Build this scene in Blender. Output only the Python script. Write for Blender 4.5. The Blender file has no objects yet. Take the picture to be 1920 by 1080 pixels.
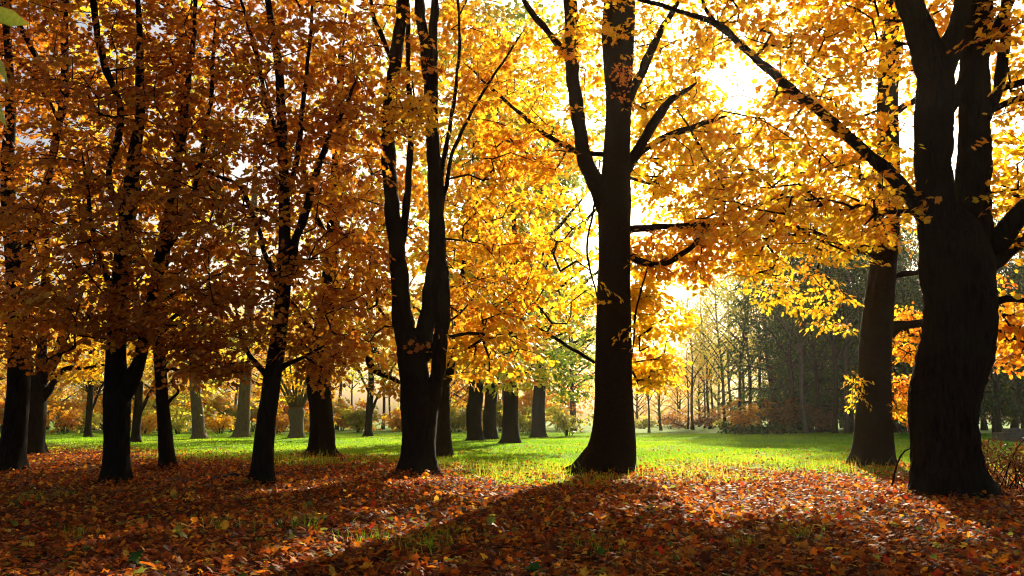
import bpy, math, random
import numpy as np
from mathutils import Matrix, Vector, Euler

# ------------------------------------------------------------------ camera, sky, sun, exposure
scene = bpy.context.scene
W0, H0, FPX = 1920.0, 1080.0, 1493.0
EYE, HORIZON = 1.4, 782.0
TILT = math.atan((HORIZON - 540.0) / FPX)

cam_data = bpy.data.cameras.new('camera')
cam = bpy.data.objects.new('camera', cam_data)
scene.collection.objects.link(cam)
cam_data.sensor_width = 36.0
cam_data.lens = FPX / W0 * 36.0
cam_data.clip_start = 0.05
cam_data.clip_end = 2000.0
cam_data.dof.use_dof = True
cam_data.dof.focus_distance = 18.0
cam_data.dof.aperture_fstop = 9.0
cam.location = (0, 0, EYE)
cam.rotation_euler = (math.pi / 2 + TILT, 0, 0)
scene.camera = cam

SUN_EL, SUN_AZ = math.radians(22.9), math.radians(16.8)     # azimuth to the right of straight ahead
world = bpy.data.worlds.new('World')
scene.world = world
world.use_nodes = True
wn = world.node_tree
sky = wn.nodes.new('ShaderNodeTexSky')
sky.sky_type = 'NISHITA'
sky.sun_disc = False
sky.sun_elevation = SUN_EL
sky.sun_rotation = SUN_AZ
sky.air_density = 1.0
sky.dust_density = 5.0
sky.ozone_density = 0.6
wn.nodes['Background'].inputs['Strength'].default_value = 0.055
wn.links.new(sky.outputs[0], wn.nodes['Background'].inputs['Color'])

sun_data = bpy.data.lights.new('sun', 'SUN')
sun_data.energy = 5.0
sun_data.angle = math.radians(0.53)
sun_data.color = (1.0, 0.86, 0.62)
sun = bpy.data.objects.new('sun', sun_data)
scene.collection.objects.link(sun)
sdir = Vector((math.sin(SUN_AZ) * math.cos(SUN_EL), math.cos(SUN_AZ) * math.cos(SUN_EL), math.sin(SUN_EL)))
sun.rotation_euler = sdir.to_track_quat('Z', 'Y').to_euler()
sun.location = sdir * 60

vs = scene.view_settings
vs.view_transform = 'Standard'
vs.look = 'None'
vs.gamma = 1.0
vs.exposure = 1.3
cy = scene.cycles
cy.use_denoising = True
try:
    cy.denoiser = 'OPENIMAGEDENOISE'
except Exception:
    pass
cy.pixel_filter_type = 'BLACKMAN_HARRIS'
cy.filter_width = 1.1
cy.max_bounces = 7
cy.diffuse_bounces = 3
cy.glossy_bounces = 2
cy.transmission_bounces = 5
cy.transparent_max_bounces = 4
cy.volume_bounces = 1
cy.caustics_reflective = False
cy.caustics_refractive = False
cy.sample_clamp_indirect = 6.0

# ------------------------------------------------------------------ helpers
RNG = np.random.default_rng(7)
COL = scene.collection
CT, ST = math.cos(TILT), math.sin(TILT)


def P(px, py, depth):
    """photo direction (px, py) at a distance of `depth` metres ahead -> world point"""
    x = (px - 960.0) / FPX
    u = (540.0 - py) / FPX
    s = depth / (CT - u * ST)
    return np.array([x * s, depth, EYE + (ST + u * CT) * s])


def px_of(pts):
    d = pts - np.array([0, 0, EYE])
    f = d[:, 1] * CT + d[:, 2] * ST
    u = -d[:, 1] * ST + d[:, 2] * CT
    return np.stack([960 + FPX * d[:, 0] / f, 540 - FPX * u / f], 1)


def ground_z(x, y):
    return (0.05 * np.sin(x * 0.23 + 1.0) * np.sin(y * 0.19 + 0.4) + 0.025 * np.sin(x * 0.9 + y * 0.5)
            + 0.018 * np.sin(x * 1.7 - y * 1.3 + 2.0)) * np.clip((np.abs(y) + np.abs(x)) / 6.0, 0, 1)


def mesh_np(name, V, tris=None, quads=None, tint=None, smooth=False):
    me = bpy.data.meshes.new(name)
    V = np.asarray(V, np.float32)
    me.vertices.add(len(V))
    me.vertices.foreach_set('co', V.ravel())
    loops, starts, n = [], [], 0
    if quads is not None and len(quads):
        loops.append(np.asarray(quads, np.int32).ravel())
        starts.append(np.arange(len(quads), dtype=np.int32) * 4)
        n = len(quads) * 4
    if tris is not None and len(tris):
        loops.append(np.asarray(tris, np.int32).ravel())
        starts.append(n + np.arange(len(tris), dtype=np.int32) * 3)
    loops = np.concatenate(loops)
    starts = np.concatenate(starts)
    me.loops.add(len(loops))
    me.loops.foreach_set('vertex_index', loops)
    me.polygons.add(len(starts))
    me.polygons.foreach_set('loop_start', starts)
    if smooth:
        me.polygons.foreach_set('use_smooth', np.ones(len(starts), bool))
    if tint is not None:
        a = me.attributes.new('tint', 'FLOAT', 'POINT')
        a.data.foreach_set('value', np.asarray(tint, np.float32))
    me.update(calc_edges=True)
    return me


def obj(name, data, mat=None, parent=None, loc=None, **props):
    o = bpy.data.objects.new(name, data)
    COL.objects.link(o)
    if mat is not None and data is not None and not data.materials:
        data.materials.append(mat)
    if parent is not None:
        o.parent = parent
    if loc is not None:
        o.location = loc
    for k, v in props.items():
        o[k] = v
    return o


def thing(name, loc, label, category, group=None):
    o = obj(name, None, loc=loc, label=label, category=category)
    if group:
        o['group'] = group
    return o


def catmull(pts, step):
    pts = np.asarray(pts, float)
    p = np.vstack([2 * pts[0] - pts[1], pts, 2 * pts[-1] - pts[-2]])
    out = []
    for i in range(1, len(p) - 2):
        a, b, c, d = p[i - 1], p[i], p[i + 1], p[i + 2]
        n = max(2, int(np.linalg.norm((c - b)[:3]) / step))
        t = np.linspace(0, 1, n, endpoint=False)[:, None]
        out.append(0.5 * (2 * b + (c - a) * t + (2 * a - 5 * b + 4 * c - d) * t ** 2 + (3 * b - a - 3 * c + d) * t ** 3))
    out.append(p[-2][None])
    return np.vstack(out)


def tube(path, sides, ridge=0.0, lump=0.03, seed=0, nridge=11, flare=0.0):
    """path rows x, y, z, radius -> verts, quads, cap tris"""
    pts, rad = path[:, :3], np.maximum(path[:, 3], 0.003)
    n = len(pts)
    tan = np.gradient(pts, axis=0)
    tan /= np.linalg.norm(tan, axis=1)[:, None] + 1e-9
    nrm = np.zeros((n, 3))
    r0 = np.array([1.0, 0, 0]) if abs(tan[0, 0]) < 0.8 else np.array([0, 0, 1.0])
    v = r0 - tan[0] * r0.dot(tan[0])
    nrm[0] = v / np.linalg.norm(v)
    for i in range(1, n):
        v = nrm[i - 1] - tan[i] * nrm[i - 1].dot(tan[i])
        nrm[i] = v / (np.linalg.norm(v) + 1e-9)
    bi = np.cross(tan, nrm)
    th = np.linspace(0, 2 * math.pi, sides, endpoint=False)[None, :]
    s = np.concatenate([[0], np.cumsum(np.linalg.norm(np.diff(pts, axis=0), axis=1))])[:, None]
    g = np.random.default_rng(seed)
    a = g.uniform(0, 6.28, 8)
    f = 1 + lump * (np.sin(2 * th + s * 1.1 + a[0]) + 0.7 * np.sin(3 * th - s * 1.9 + a[1]) + 0.5 * np.sin(5 * th + s * 3.1 + a[2]))
    if flare:
        f = f + flare * np.exp(-s / 0.22) * (0.15 + np.clip(np.sin(2.5 * th + a[6]) ** 2 + 0.4 * np.sin(7 * th + a[7]), 0, 2))
    if ridge:
        w = 0.9 * np.sin(s * 1.7 + a[3]) + 0.5 * np.sin(s * 4.3 + 3 * th + a[4])
        f = f + ridge * (np.abs(np.sin(nridge * th + w)) - 0.6) + ridge * 0.6 * (np.abs(np.sin((nridge * 2 + 1) * th - 1.6 * w + np.sin(s * 9 + a[5]))) - 0.6)
        f = f + ridge * 0.5 * g.normal(0, 0.5, f.shape)
    R = rad[:, None] * f
    V = pts[:, None, :] + R[:, :, None] * (np.cos(th)[:, :, None] * nrm[:, None, :] + np.sin(th)[:, :, None] * bi[:, None, :])
    V = V.reshape(-1, 3)
    i = np.arange(n - 1)[:, None] * sides
    j = np.arange(sides)[None, :]
    k = (j + 1) % sides
    Q = np.stack([i + j, i + k, i + sides + k, i + sides + j], -1).reshape(-1, 4)
    V = np.vstack([V, pts[0], pts[-1]])
    c0, c1 = len(V) - 2, len(V) - 1
    jj = np.arange(sides)
    kk = (jj + 1) % sides
    top = (n - 1) * sides
    T = np.vstack([np.stack([np.full(sides, c0), kk, jj], 1), np.stack([np.full(sides, c1), top + jj, top + kk], 1)])
    return V, Q, T


def tubes_mesh(name, parts):
    Vs, Qs, Ts, n = [], [], [], 0
    for V, Q, T in parts:
        Vs.append(V)
        Qs.append(Q + n)
        Ts.append(T + n)
        n += len(V)
    return mesh_np(name, np.vstack(Vs), np.vstack(Ts), np.vstack(Qs), smooth=True)


def segs_mesh(p0, p1, r0, r1, sides=3):
    """many independent tapered twig segments, vectorised"""
    d = p1 - p0
    L = np.linalg.norm(d, axis=1)[:, None] + 1e-9
    d = d / L
    ref = np.where(np.abs(d[:, 2:3]) < 0.8, np.array([[0, 0, 1.0]]), np.array([[1.0, 0, 0]]))
    u = np.cross(d, ref)
    u /= np.linalg.norm(u, axis=1)[:, None] + 1e-9
    w = np.cross(d, u)
    th = np.linspace(0, 2 * math.pi, sides, endpoint=False)
    ring = np.cos(th)[None, :, None] * u[:, None, :] + np.sin(th)[None, :, None] * w[:, None, :]
    A = p0[:, None, :] + ring * r0[:, None, None]
    B = (p1 + d * r1[:, None] * 0.5)[:, None, :] + ring * r1[:, None, None]
    V = np.concatenate([A, B], 1).reshape(-1, 3)
    base = (np.arange(len(p0)) * 2 * sides)[:, None]
    j = np.arange(sides)[None, :]
    k = (j + 1) % sides
    Q = np.stack([base + j, base + k, base + sides + k, base + sides + j], -1).reshape(-1, 4)
    return V, Q


# ------------------------------------------------------------------ materials
def nodes_of(name):
    m = bpy.data.materials.new(name)
    m.use_nodes = True
    nt = m.node_tree
    nt.nodes.clear()
    out = nt.nodes.new('ShaderNodeOutputMaterial')
    return m, nt, out


def ramp(nt, stops):
    r = nt.nodes.new('ShaderNodeValToRGB')
    el = r.color_ramp.elements
    el[0].position, el[0].color = stops[0][0], (*stops[0][1], 1)
    el[1].position, el[1].color = stops[-1][0], (*stops[-1][1], 1)
    for p, c in stops[1:-1]:
        e = el.new(p)
        e.color = (*c, 1)
    return r


def leaf_material(name, stops, trans=0.55, rough=0.45, boost=1.35, gloss=0.3):
    m, nt, out = nodes_of(name)
    at = nt.nodes.new('ShaderNodeAttribute')
    at.attribute_name = 'tint'
    r = ramp(nt, stops)
    nt.links.new(at.outputs['Fac'], r.inputs[0])
    tc = nt.nodes.new('ShaderNodeTexCoord')
    nz = nt.nodes.new('ShaderNodeTexNoise')
    nz.inputs['Scale'].default_value = 22.0
    nz.inputs['Detail'].default_value = 1.0
    nt.links.new(tc.outputs['Object'], nz.inputs['Vector'])
    hv = nt.nodes.new('ShaderNodeHueSaturation')
    mr = nt.nodes.new('ShaderNodeMapRange')
    mr.inputs['From Min'].default_value = 0.3
    mr.inputs['From Max'].default_value = 0.7
    mr.inputs['To Min'].default_value = 0.78
    mr.inputs['To Max'].default_value = 1.15
    nt.links.new(nz.outputs['Fac'], mr.inputs['Value'])
    nt.links.new(mr.outputs[0], hv.inputs['Value'])
    nt.links.new(r.outputs[0], hv.inputs['Color'])
    pb = nt.nodes.new('ShaderNodeBsdfPrincipled')
    pb.inputs['Roughness'].default_value = rough
    pb.inputs['Specular IOR Level'].default_value = gloss
    nt.links.new(hv.outputs[0], pb.inputs['Base Color'])
    tr = nt.nodes.new('ShaderNodeBsdfTranslucent')
    sc_ = nt.nodes.new('ShaderNodeVectorMath')
    sc_.operation = 'SCALE'
    sc_.inputs['Scale'].default_value = boost
    nt.links.new(hv.outputs[0], sc_.inputs[0])
    nt.links.new(sc_.outputs[0], tr.inputs['Color'])
    mx = nt.nodes.new('ShaderNodeMixShader')
    mx.inputs[0].default_value = trans
    nt.links.new(pb.outputs[0], mx.inputs[1])
    nt.links.new(tr.outputs[0], mx.inputs[2])
    nt.links.new(mx.outputs[0], out.inputs['Surface'])
    return m


def bark_material(name, dark, light, scale=(9, 9, 1.4), bump=0.6, rough=0.9):
    m, nt, out = nodes_of(name)
    tc = nt.nodes.new('ShaderNodeTexCoord')
    mp = nt.nodes.new('ShaderNodeMapping')
    mp.inputs['Scale'].default_value = scale
    nt.links.new(tc.outputs['Object'], mp.inputs['Vector'])
    n1 = nt.nodes.new('ShaderNodeTexNoise')
    n1.inputs['Scale'].default_value = 2.2
    n1.inputs['Detail'].default_value = 6
    n1.inputs['Roughness'].default_value = 0.65
    nt.links.new(mp.outputs[0], n1.inputs['Vector'])
    n2 = nt.nodes.new('ShaderNodeTexNoise')
    n2.inputs['Scale'].default_value = 1.3
    n2.inputs['Detail'].default_value = 3
    nt.links.new(tc.outputs['Object'], n2.inputs['Vector'])
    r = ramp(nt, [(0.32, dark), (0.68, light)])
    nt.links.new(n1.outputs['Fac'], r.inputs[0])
    moss = nt.nodes.new('ShaderNodeMixRGB')
    moss.inputs['Color2'].default_value = (light[0] * 0.75, light[1] * 1.0, light[2] * 0.6, 1)
    mr = nt.nodes.new('ShaderNodeMapRange')
    mr.inputs['From Min'].default_value = 0.5
    mr.inputs['From Max'].default_value = 0.72
    nt.links.new(n2.outputs['Fac'], mr.inputs['Value'])
    nt.links.new(mr.outputs[0], moss.inputs['Fac'])
    nt.links.new(r.outputs[0], moss.inputs['Color1'])
    pb = nt.nodes.new('ShaderNodeBsdfPrincipled')
    pb.inputs['Roughness'].default_value = rough
    pb.inputs['Specular IOR Level'].default_value = 0.05
    nt.links.new(moss.outputs[0], pb.inputs['Base Color'])
    b = nt.nodes.new('ShaderNodeBump')
    b.inputs['Strength'].default_value = bump
    b.inputs['Distance'].default_value = 0.03
    nt.links.new(n1.outputs['Fac'], b.inputs['Height'])
    nt.links.new(b.outputs[0], pb.inputs['Normal'])
    nt.links.new(pb.outputs[0], out.inputs['Surface'])
    return m


M = {}
M['rust'] = leaf_material('rust_maple_leaf', [(0, (0.32, 0.085, 0.009)), (0.35, (0.50, 0.165, 0.012)), (0.7, (0.62, 0.26, 0.015)), (1, (0.70, 0.40, 0.02))])
M['amber'] = leaf_material('amber_maple_leaf', [(0, (0.46, 0.14, 0.012)), (0.3, (0.62, 0.25, 0.015)), (0.7, (0.72, 0.40, 0.018)), (1, (0.74, 0.52, 0.025))])
M['gold'] = leaf_material('golden_maple_leaf', [(0, (0.64, 0.25, 0.012)), (0.25, (0.74, 0.40, 0.014)), (0.65, (0.78, 0.54, 0.018)), (1, (0.76, 0.63, 0.03))], trans=0.6)
M['beech'] = leaf_material('beech_leaf', [(0, (0.58, 0.14, 0.010)), (0.35, (0.72, 0.30, 0.014)), (0.7, (0.78, 0.52, 0.018)), (1, (0.78, 0.64, 0.03))], trans=0.6)
M['lime'] = leaf_material('yellow_green_leaf', [(0, (0.62, 0.40, 0.03)), (0.4, (0.52, 0.45, 0.04)), (0.75, (0.32, 0.38, 0.04)), (1, (0.16, 0.26, 0.03))])
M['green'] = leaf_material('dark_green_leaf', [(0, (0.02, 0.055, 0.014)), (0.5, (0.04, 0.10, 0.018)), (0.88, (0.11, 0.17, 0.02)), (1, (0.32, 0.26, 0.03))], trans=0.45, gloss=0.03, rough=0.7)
M['brown'] = leaf_material('brown_shrub_leaf', [(0, (0.16, 0.06, 0.015)), (0.5, (0.28, 0.11, 0.02)), (1, (0.4, 0.2, 0.03))])
M['fallen'] = leaf_material('fallen_leaf', [(0, (0.07, 0.020, 0.008)), (0.25, (0.20, 0.046, 0.009)), (0.5, (0.44, 0.10, 0.010)), (0.68, (0.60, 0.19, 0.014)), (0.82, (0.62, 0.30, 0.03)), (0.92, (0.66, 0.44, 0.04)), (0.955, (0.48, 0.03, 0.012)), (1, (0.20, 0.22, 0.03))], trans=0.5, rough=0.6, gloss=0.1, boost=1.45)
M['grass'] = leaf_material('grass_blade', [(0, (0.09, 0.23, 0.009)), (0.5, (0.19, 0.37, 0.011)), (0.85, (0.36, 0.43, 0.016)), (1, (0.58, 0.45, 0.05))], trans=0.6, boost=1.4)
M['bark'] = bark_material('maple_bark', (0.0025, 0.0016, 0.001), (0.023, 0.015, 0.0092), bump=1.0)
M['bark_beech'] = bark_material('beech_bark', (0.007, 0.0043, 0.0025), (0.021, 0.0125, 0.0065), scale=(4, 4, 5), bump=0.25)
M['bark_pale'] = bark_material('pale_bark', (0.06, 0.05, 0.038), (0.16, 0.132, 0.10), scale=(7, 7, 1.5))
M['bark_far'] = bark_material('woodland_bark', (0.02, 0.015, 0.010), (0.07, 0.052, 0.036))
M['twig'] = bark_material('twig_bark', (0.008, 0.005, 0.003), (0.03, 0.019, 0.012), bump=0.1)

# ------------------------------------------------------------------ leaves and sprays
def leaf_shape(kind):
    if kind in ('maple', 'maple_mid'):
        h = [(0.0, 0.0), (-0.04, 0.42), (0.26, 0.28), (0.62, 0.52), (1.0, 0.0)] if kind == 'maple_mid' else [(0.0, 0.0), (-0.10, 0.30), (0.10, 0.50), (0.24, 0.32), (0.62, 0.54), (0.60, 0.23), (1.0, 0.0)]
        pts = h + [(x, -y) for x, y in h[-2:0:-1]]
        V = [(0.32, 0.0, 0.05)] + [(x, y, -0.10 * x * x - 0.16 * abs(y) ** 1.5) for x, y in pts]
        n = len(pts)
        T = [(0, 1 + i, 1 + (i + 1) % n) for i in range(n)]
    elif kind == 'maple_low':
        pts = [(0.0, 0.0), (-0.02, 0.38), (0.55, 0.45), (1.0, 0.0), (0.55, -0.45), (-0.02, -0.38)]
        V = [(x, y, -0.10 * x * x - 0.16 * abs(y)) for x, y in pts]
        T = [(0, 2, 1), (0, 3, 2), (0, 4, 3), (0, 5, 4)]
    elif kind == 'beech':
        pts = [(0.0, 0.0), (0.22, 0.26), (0.62, 0.29), (1.0, 0.0), (0.62, -0.29), (0.22, -0.26)]
        V = [(x, y, 0.18 * abs(y) - 0.12 * x * x) for x, y in pts]
        T = [(0, 2, 1), (0, 3, 2), (0, 4, 3), (0, 5, 4)]
    else:
        V = [(0, 0, 0), (0.5, 0.36, -0.05), (1, 0, -0.1), (0.5, -0.36, -0.05)]
        T = [(0, 2, 1), (0, 3, 2)]
    return np.array(V), np.array(T)


def rot_zyx(yaw, pitch, roll):
    cy_, sy = np.cos(yaw), np.sin(yaw)
    cp, sp = np.cos(pitch), np.sin(pitch)
    cr, sr = np.cos(roll), np.sin(roll)
    R = np.empty((len(yaw), 3, 3))
    R[:, 0, 0] = cy_ * cp
    R[:, 0, 1] = cy_ * sp * sr - sy * cr
    R[:, 0, 2] = cy_ * sp * cr + sy * sr
    R[:, 1, 0] = sy * cp
    R[:, 1, 1] = sy * sp * sr + cy_ * cr
    R[:, 1, 2] = sy * sp * cr - cy_ * sr
    R[:, 2, 0] = -sp
    R[:, 2, 1] = cp * sr
    R[:, 2, 2] = cp * cr
    return R


def place_leaves(shape, pos, R, size):
    V, T = leaf_shape(shape)
    W = np.einsum('nij,vj->nvi', R, V) * size[:, None, None] + pos[:, None, :]
    n, k = W.shape[:2]
    F = (T[None] + (np.arange(n) * k)[:, None, None]).reshape(-1, 3)
    return W.reshape(-1, 3), F, k


def spray_leaves(cent, dirs, g, nl=14, length=0.75, size=0.16, droop=0.25, spread=0.45, scale=None):
    """leaf frames for a set of leafy shoots; returns pos, R, size, shoot index"""
    n = len(cent)
    yaw = np.arctan2(dirs[:, 1], dirs[:, 0]) + g.normal(0, 0.5, n)
    pitch = g.normal(droop, 0.22, n)
    roll = g.normal(0, 0.28, n)
    S = rot_zyx(yaw, pitch, roll)
    sc_ = np.ones(n) if scale is None else scale
    i = np.tile(np.arange(nl), (n, 1))
    t = (i + g.uniform(0, 1, (n, nl))) / nl
    side = np.where(i % 2 == 0, 1.0, -1.0)
    lx = (t - 0.45) * length
    off = g.uniform(0.03, 1.0, (n, nl)) ** 0.8 * spread * 0.5 * np.sqrt(np.clip(1.15 - t, 0, 1)) + 0.02
    ly = side * off
    lz = -0.5 * (t ** 2) * length * droop * 0.6 - 0.25 * off + g.normal(0, 0.035, (n, nl))
    loc = np.stack([lx, ly, lz], -1) * sc_[:, None, None]
    pos = cent[:, None, :] + np.einsum('nij,nkj->nki', S, loc)
    ly_ = side * (0.75 - 0.55 * t) + g.normal(0, 0.35, (n, nl))
    lp = g.normal(0.32, 0.30, (n, nl))
    lr = g.normal(0, 0.42, (n, nl))
    Lr = rot_zyx(ly_.ravel(), lp.ravel(), lr.ravel())
    R = np.einsum('nij,njk->nik', np.repeat(S, nl, 0), Lr)
    sz = size * g.uniform(0.65, 1.15, n * nl) * np.repeat(sc_, nl)
    return pos.reshape(-1, 3), R, sz, np.repeat(np.arange(n), nl)


LEAF_DATA = {}


def leaf_data(shape, matkey, level):
    key = (shape, matkey, level)
    if key not in LEAF_DATA:
        V, T = leaf_shape(shape)
        me = mesh_np('leaf', V, T, tint=np.full(len(V), (level + 0.5) / 6.0))
        me.materials.append(M[matkey])
        LEAF_DATA[key] = me
    return LEAF_DATA[key]


# ------------------------------------------------------------------ tree builder
def build_tree(name, label, depth, limbs, blobs, leaf='rust', shape='maple', bark='bark', sides=20, ridge=0.0,
               size=0.16, nl=14, seed=1, dens=1.0, singles=0, tint=(0.5, 0.22), droop=0.25, group=None, lump=0.03, spread=0.5, length=0.9):
    g = np.random.default_rng(seed)
    b0 = limbs[0][0]
    base = P(b0[0], b0[1], depth)
    base[2] = ground_z(base[0], base[1]) - 0.02
    root = thing(name, tuple(base), label, 'tree', group)
    nodes = []
    for li, tr in enumerate(limbs):
        pts = []
        for q in tr:
            dd = q[3] if len(q) > 3 else 0.0
            p = P(q[0], q[1], depth + dd)
            r = q[2] * 0.5 / FPX * (depth + dd) / CT
            pts.append((*p, r))
        pts = np.array(pts)
        if li == 0:
            pts[0, 2] = base[2] - 0.12
        else:
            pts[0, 3] *= 0.55
            ext = pts[-1].copy()
            ext[:3] += (pts[-1, :3] - pts[-2, :3]) * 0.6
            ext[3] = pts[-1, 3] * 0.3
            pts = np.vstack([pts, ext])
        big = pts[:, 3].max()
        path = catmull(pts, max(0.06, min(0.25, big * 0.5)) if ridge == 0 or big < 0.2 else 0.07)
        path[:, :3] -= base
        sl = np.concatenate([[0], np.cumsum(np.linalg.norm(np.diff(path[:, :3], axis=0), axis=1))])
        ph = g.uniform(0, 6.28, 6)
        am = (0.24 if li else 0.05) * np.minimum(path[:, 3], 0.055) * np.clip(sl / 0.5, 0, 1)
        path[:, 0] += am * (np.sin(sl * 2.3 + ph[0]) + 0.8 * np.sin(sl * 5.1 + ph[1]) + 0.5 * np.sin(sl * 9.7 + ph[2]))
        path[:, 2] += am * (np.sin(sl * 2.9 + ph[3]) + 0.8 * np.sin(sl * 6.3 + ph[4]) + 0.5 * np.sin(sl * 11.0 + ph[5])) * (1 if li else 0)
        if li:
            path[:, 3] *= 1 + (0.08 * np.sin(sl * 4.1 + ph[2]) + 0.05 * np.sin(sl * 10.3 + ph[0])) * np.clip(0.12 / (path[:, 3] + .01), 0.2, 1)
        sd = max(6, int(sides * min(1.0, 0.45 + big * 1.2)))
        data = tubes_mesh('trunk' if li == 0 else 'limb', [tube(path, sd, ridge if big > 0.2 else 0, lump, seed * 31 + li, flare=0.55 if li == 0 else 0)])
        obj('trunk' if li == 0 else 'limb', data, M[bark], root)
        st = max(1, int(len(path) / 24))
        sel = path[::st]
        if li == 0:
            z0 = 1.6
            sel = sel[sel[:, 2] > z0] if (sel[:, 2] > z0).any() else sel[-2:]
        nodes.append(sel)
    nd = np.vstack(nodes)
    NP = list(nd[:, :3])
    par = [-1] * len(NP)
    rad0 = list(nd[:, 3])
    cents, scl, tb = [], [], []
    for bl in blobs:
        cx, cy_, rx, ry, dd, rd, n = bl[:7]
        s = bl[7] if len(bl) > 7 else 1.0
        tt = bl[8] if len(bl) > 8 else 0.0
        n = int(n * dens)
        d = g.normal(0, 1, (n, 3))
        d /= np.linalg.norm(d, axis=1)[:, None]
        d *= g.uniform(0.05, 1.0, n)[:, None] ** 0.4
        for k in range(n):
            c = P(cx + d[k, 0] * rx, cy_ + d[k, 1] * ry, depth + dd + d[k, 2] * rd)
            q2 = px_of(c[None])[0]
            if math.hypot(q2[0] - 1385, q2[1] - 152) < 58 and g.uniform() < 0.93:
                continue
            if c[2] > 1.1:
                cents.append(c - base)
                scl.append(s)
                tb.append(tt)
    if depth < 35:
        for tr in limbs[1:]:
            q = tr[-1]
            for k in range(4):
                c = P(q[0] + g.normal(0, 22), q[1] + g.normal(0, 18), depth + (q[3] if len(q) > 3 else 0) + g.normal(0, .4))
                if c[2] > 1.6:
                    cents.append(c - base)
                    scl.append(0.95)
                    tb.append(0.0)
    dirs = []
    if cents:
        cents = np.array(cents)
        scl, tb = np.array(scl), np.array(tb)
        skel = nd[:, :3]
        d0 = np.array([np.min(np.linalg.norm(skel - c, axis=1)) for c in cents])
        order = np.argsort(d0)
        cap = len(NP) + len(cents) * 8
        A = np.empty((cap, 3))
        A[:len(NP)] = NP
        m = len(NP)
        par = np.full(cap, -1)
        leafnode = np.zeros(len(cents), int)
        dirs = np.zeros((len(cents), 3))
        for ci in order:
            c = cents[ci]
            dv = c - A[:m]
            dist = np.linalg.norm(dv, axis=1)
            cost = dist + 0.6 * np.maximum(0, -dv[:, 2])
            j = int(np.argmin(cost))
            v = c - A[j]
            L = np.linalg.norm(v)
            k = int(min(7, max(1, L / 0.4)))
            prev = j
            perp = g.normal(0, 0.06, 3) * L
            for q in range(1, k + 1):
                t = q / k
                pnt = A[j] + v * t + perp * math.sin(math.pi * t) + np.array([0, 0, 0.10 * L * math.sin(math.pi * t)])
                if q < k:
                    pnt = pnt + g.normal(0, 0.025, 3)
                A[m] = pnt
                par[m] = prev
                prev = m
                m += 1
            leafnode[ci] = prev
            dirs[ci] = v
        cnt = np.zeros(m)
        cnt[leafnode] += 1
        for q in range(m - 1, -1, -1):
            if par[q] >= 0:
                cnt[par[q]] += cnt[q]
        new = np.where(par[:m] >= 0)[0]
        rr = 0.0065 * np.power(np.maximum(cnt, 1), 0.42)
        n0 = len(NP)
        lim = np.full(m, 9.0)
        lim[:n0] = np.array(rad0) * 0.7
        pa = par[new]
        r1 = rr[new]
        r0 = np.minimum(np.where(pa < n0, r1 * 1.15, rr[pa]), np.maximum(lim[pa], 0.006))
        V, Q = segs_mesh(A[pa], A[new], r0, np.minimum(r1, r0), 4 if depth < 26 else 3)
        obj('twigs', mesh_np('twigs', V, quads=Q, smooth=True), M['twig'], root, kind='stuff')
        # leafy shoots
        pos, R, sz, si = spray_leaves(cents, dirs, g, nl, length, size, droop, spread, scl)
        cl = g.normal(0, 0.16, len(cents)) + tb
        tn = np.clip(tint[0] + cl[si] + g.normal(0, tint[1], len(pos)), 0.0, 1.0)
        keep = np.ones(len(pos), bool)
        if singles:
            wp = pos + base
            xy = px_of(wp)
            vis = (xy[:, 0] > 10) & (xy[:, 0] < 1910) & (xy[:, 1] > 5) & (xy[:, 1] < 1070)
            sc_ = sz / wp[:, 1] * vis
            top = np.argsort(-sc_)[:singles]
            keep[top] = False
            for q in top:
                lv = int(min(5, tn[q] * 6))
                o = bpy.data.objects.new('leaf', leaf_data(shape, leaf, lv))
                mt = Matrix([[*(R[q, a] * sz[q]), pos[q, a]] for a in range(3)] + [[0, 0, 0, 1]])
                o.parent = root
                o.matrix_local = mt
                COL.objects.link(o)
        xy = px_of(pos + base)
        fine = (xy[:, 0] > -150) & (xy[:, 0] < 2070) & (xy[:, 1] > -150)
        Vs, Fs, Ts, nv = [], [], [], 0
        for mask, shp in ((keep & fine, ('maple_mid' if depth < 26 else 'maple_low') if shape == 'maple' else shape), (keep & ~fine, 'maple_low' if shape == 'maple' else shape)):
            if mask.any():
                V, F, k = place_leaves(shp, pos[mask], R[mask], sz[mask])
                Vs.append(V)
                Fs.append(F + nv)
                Ts.append(np.repeat(tn[mask], k))
                nv += len(V)
        obj('crown', mesh_np('crown', np.vstack(Vs), np.vstack(Fs), tint=np.concatenate(Ts)), M[leaf], root, kind='stuff')
    return root


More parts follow.
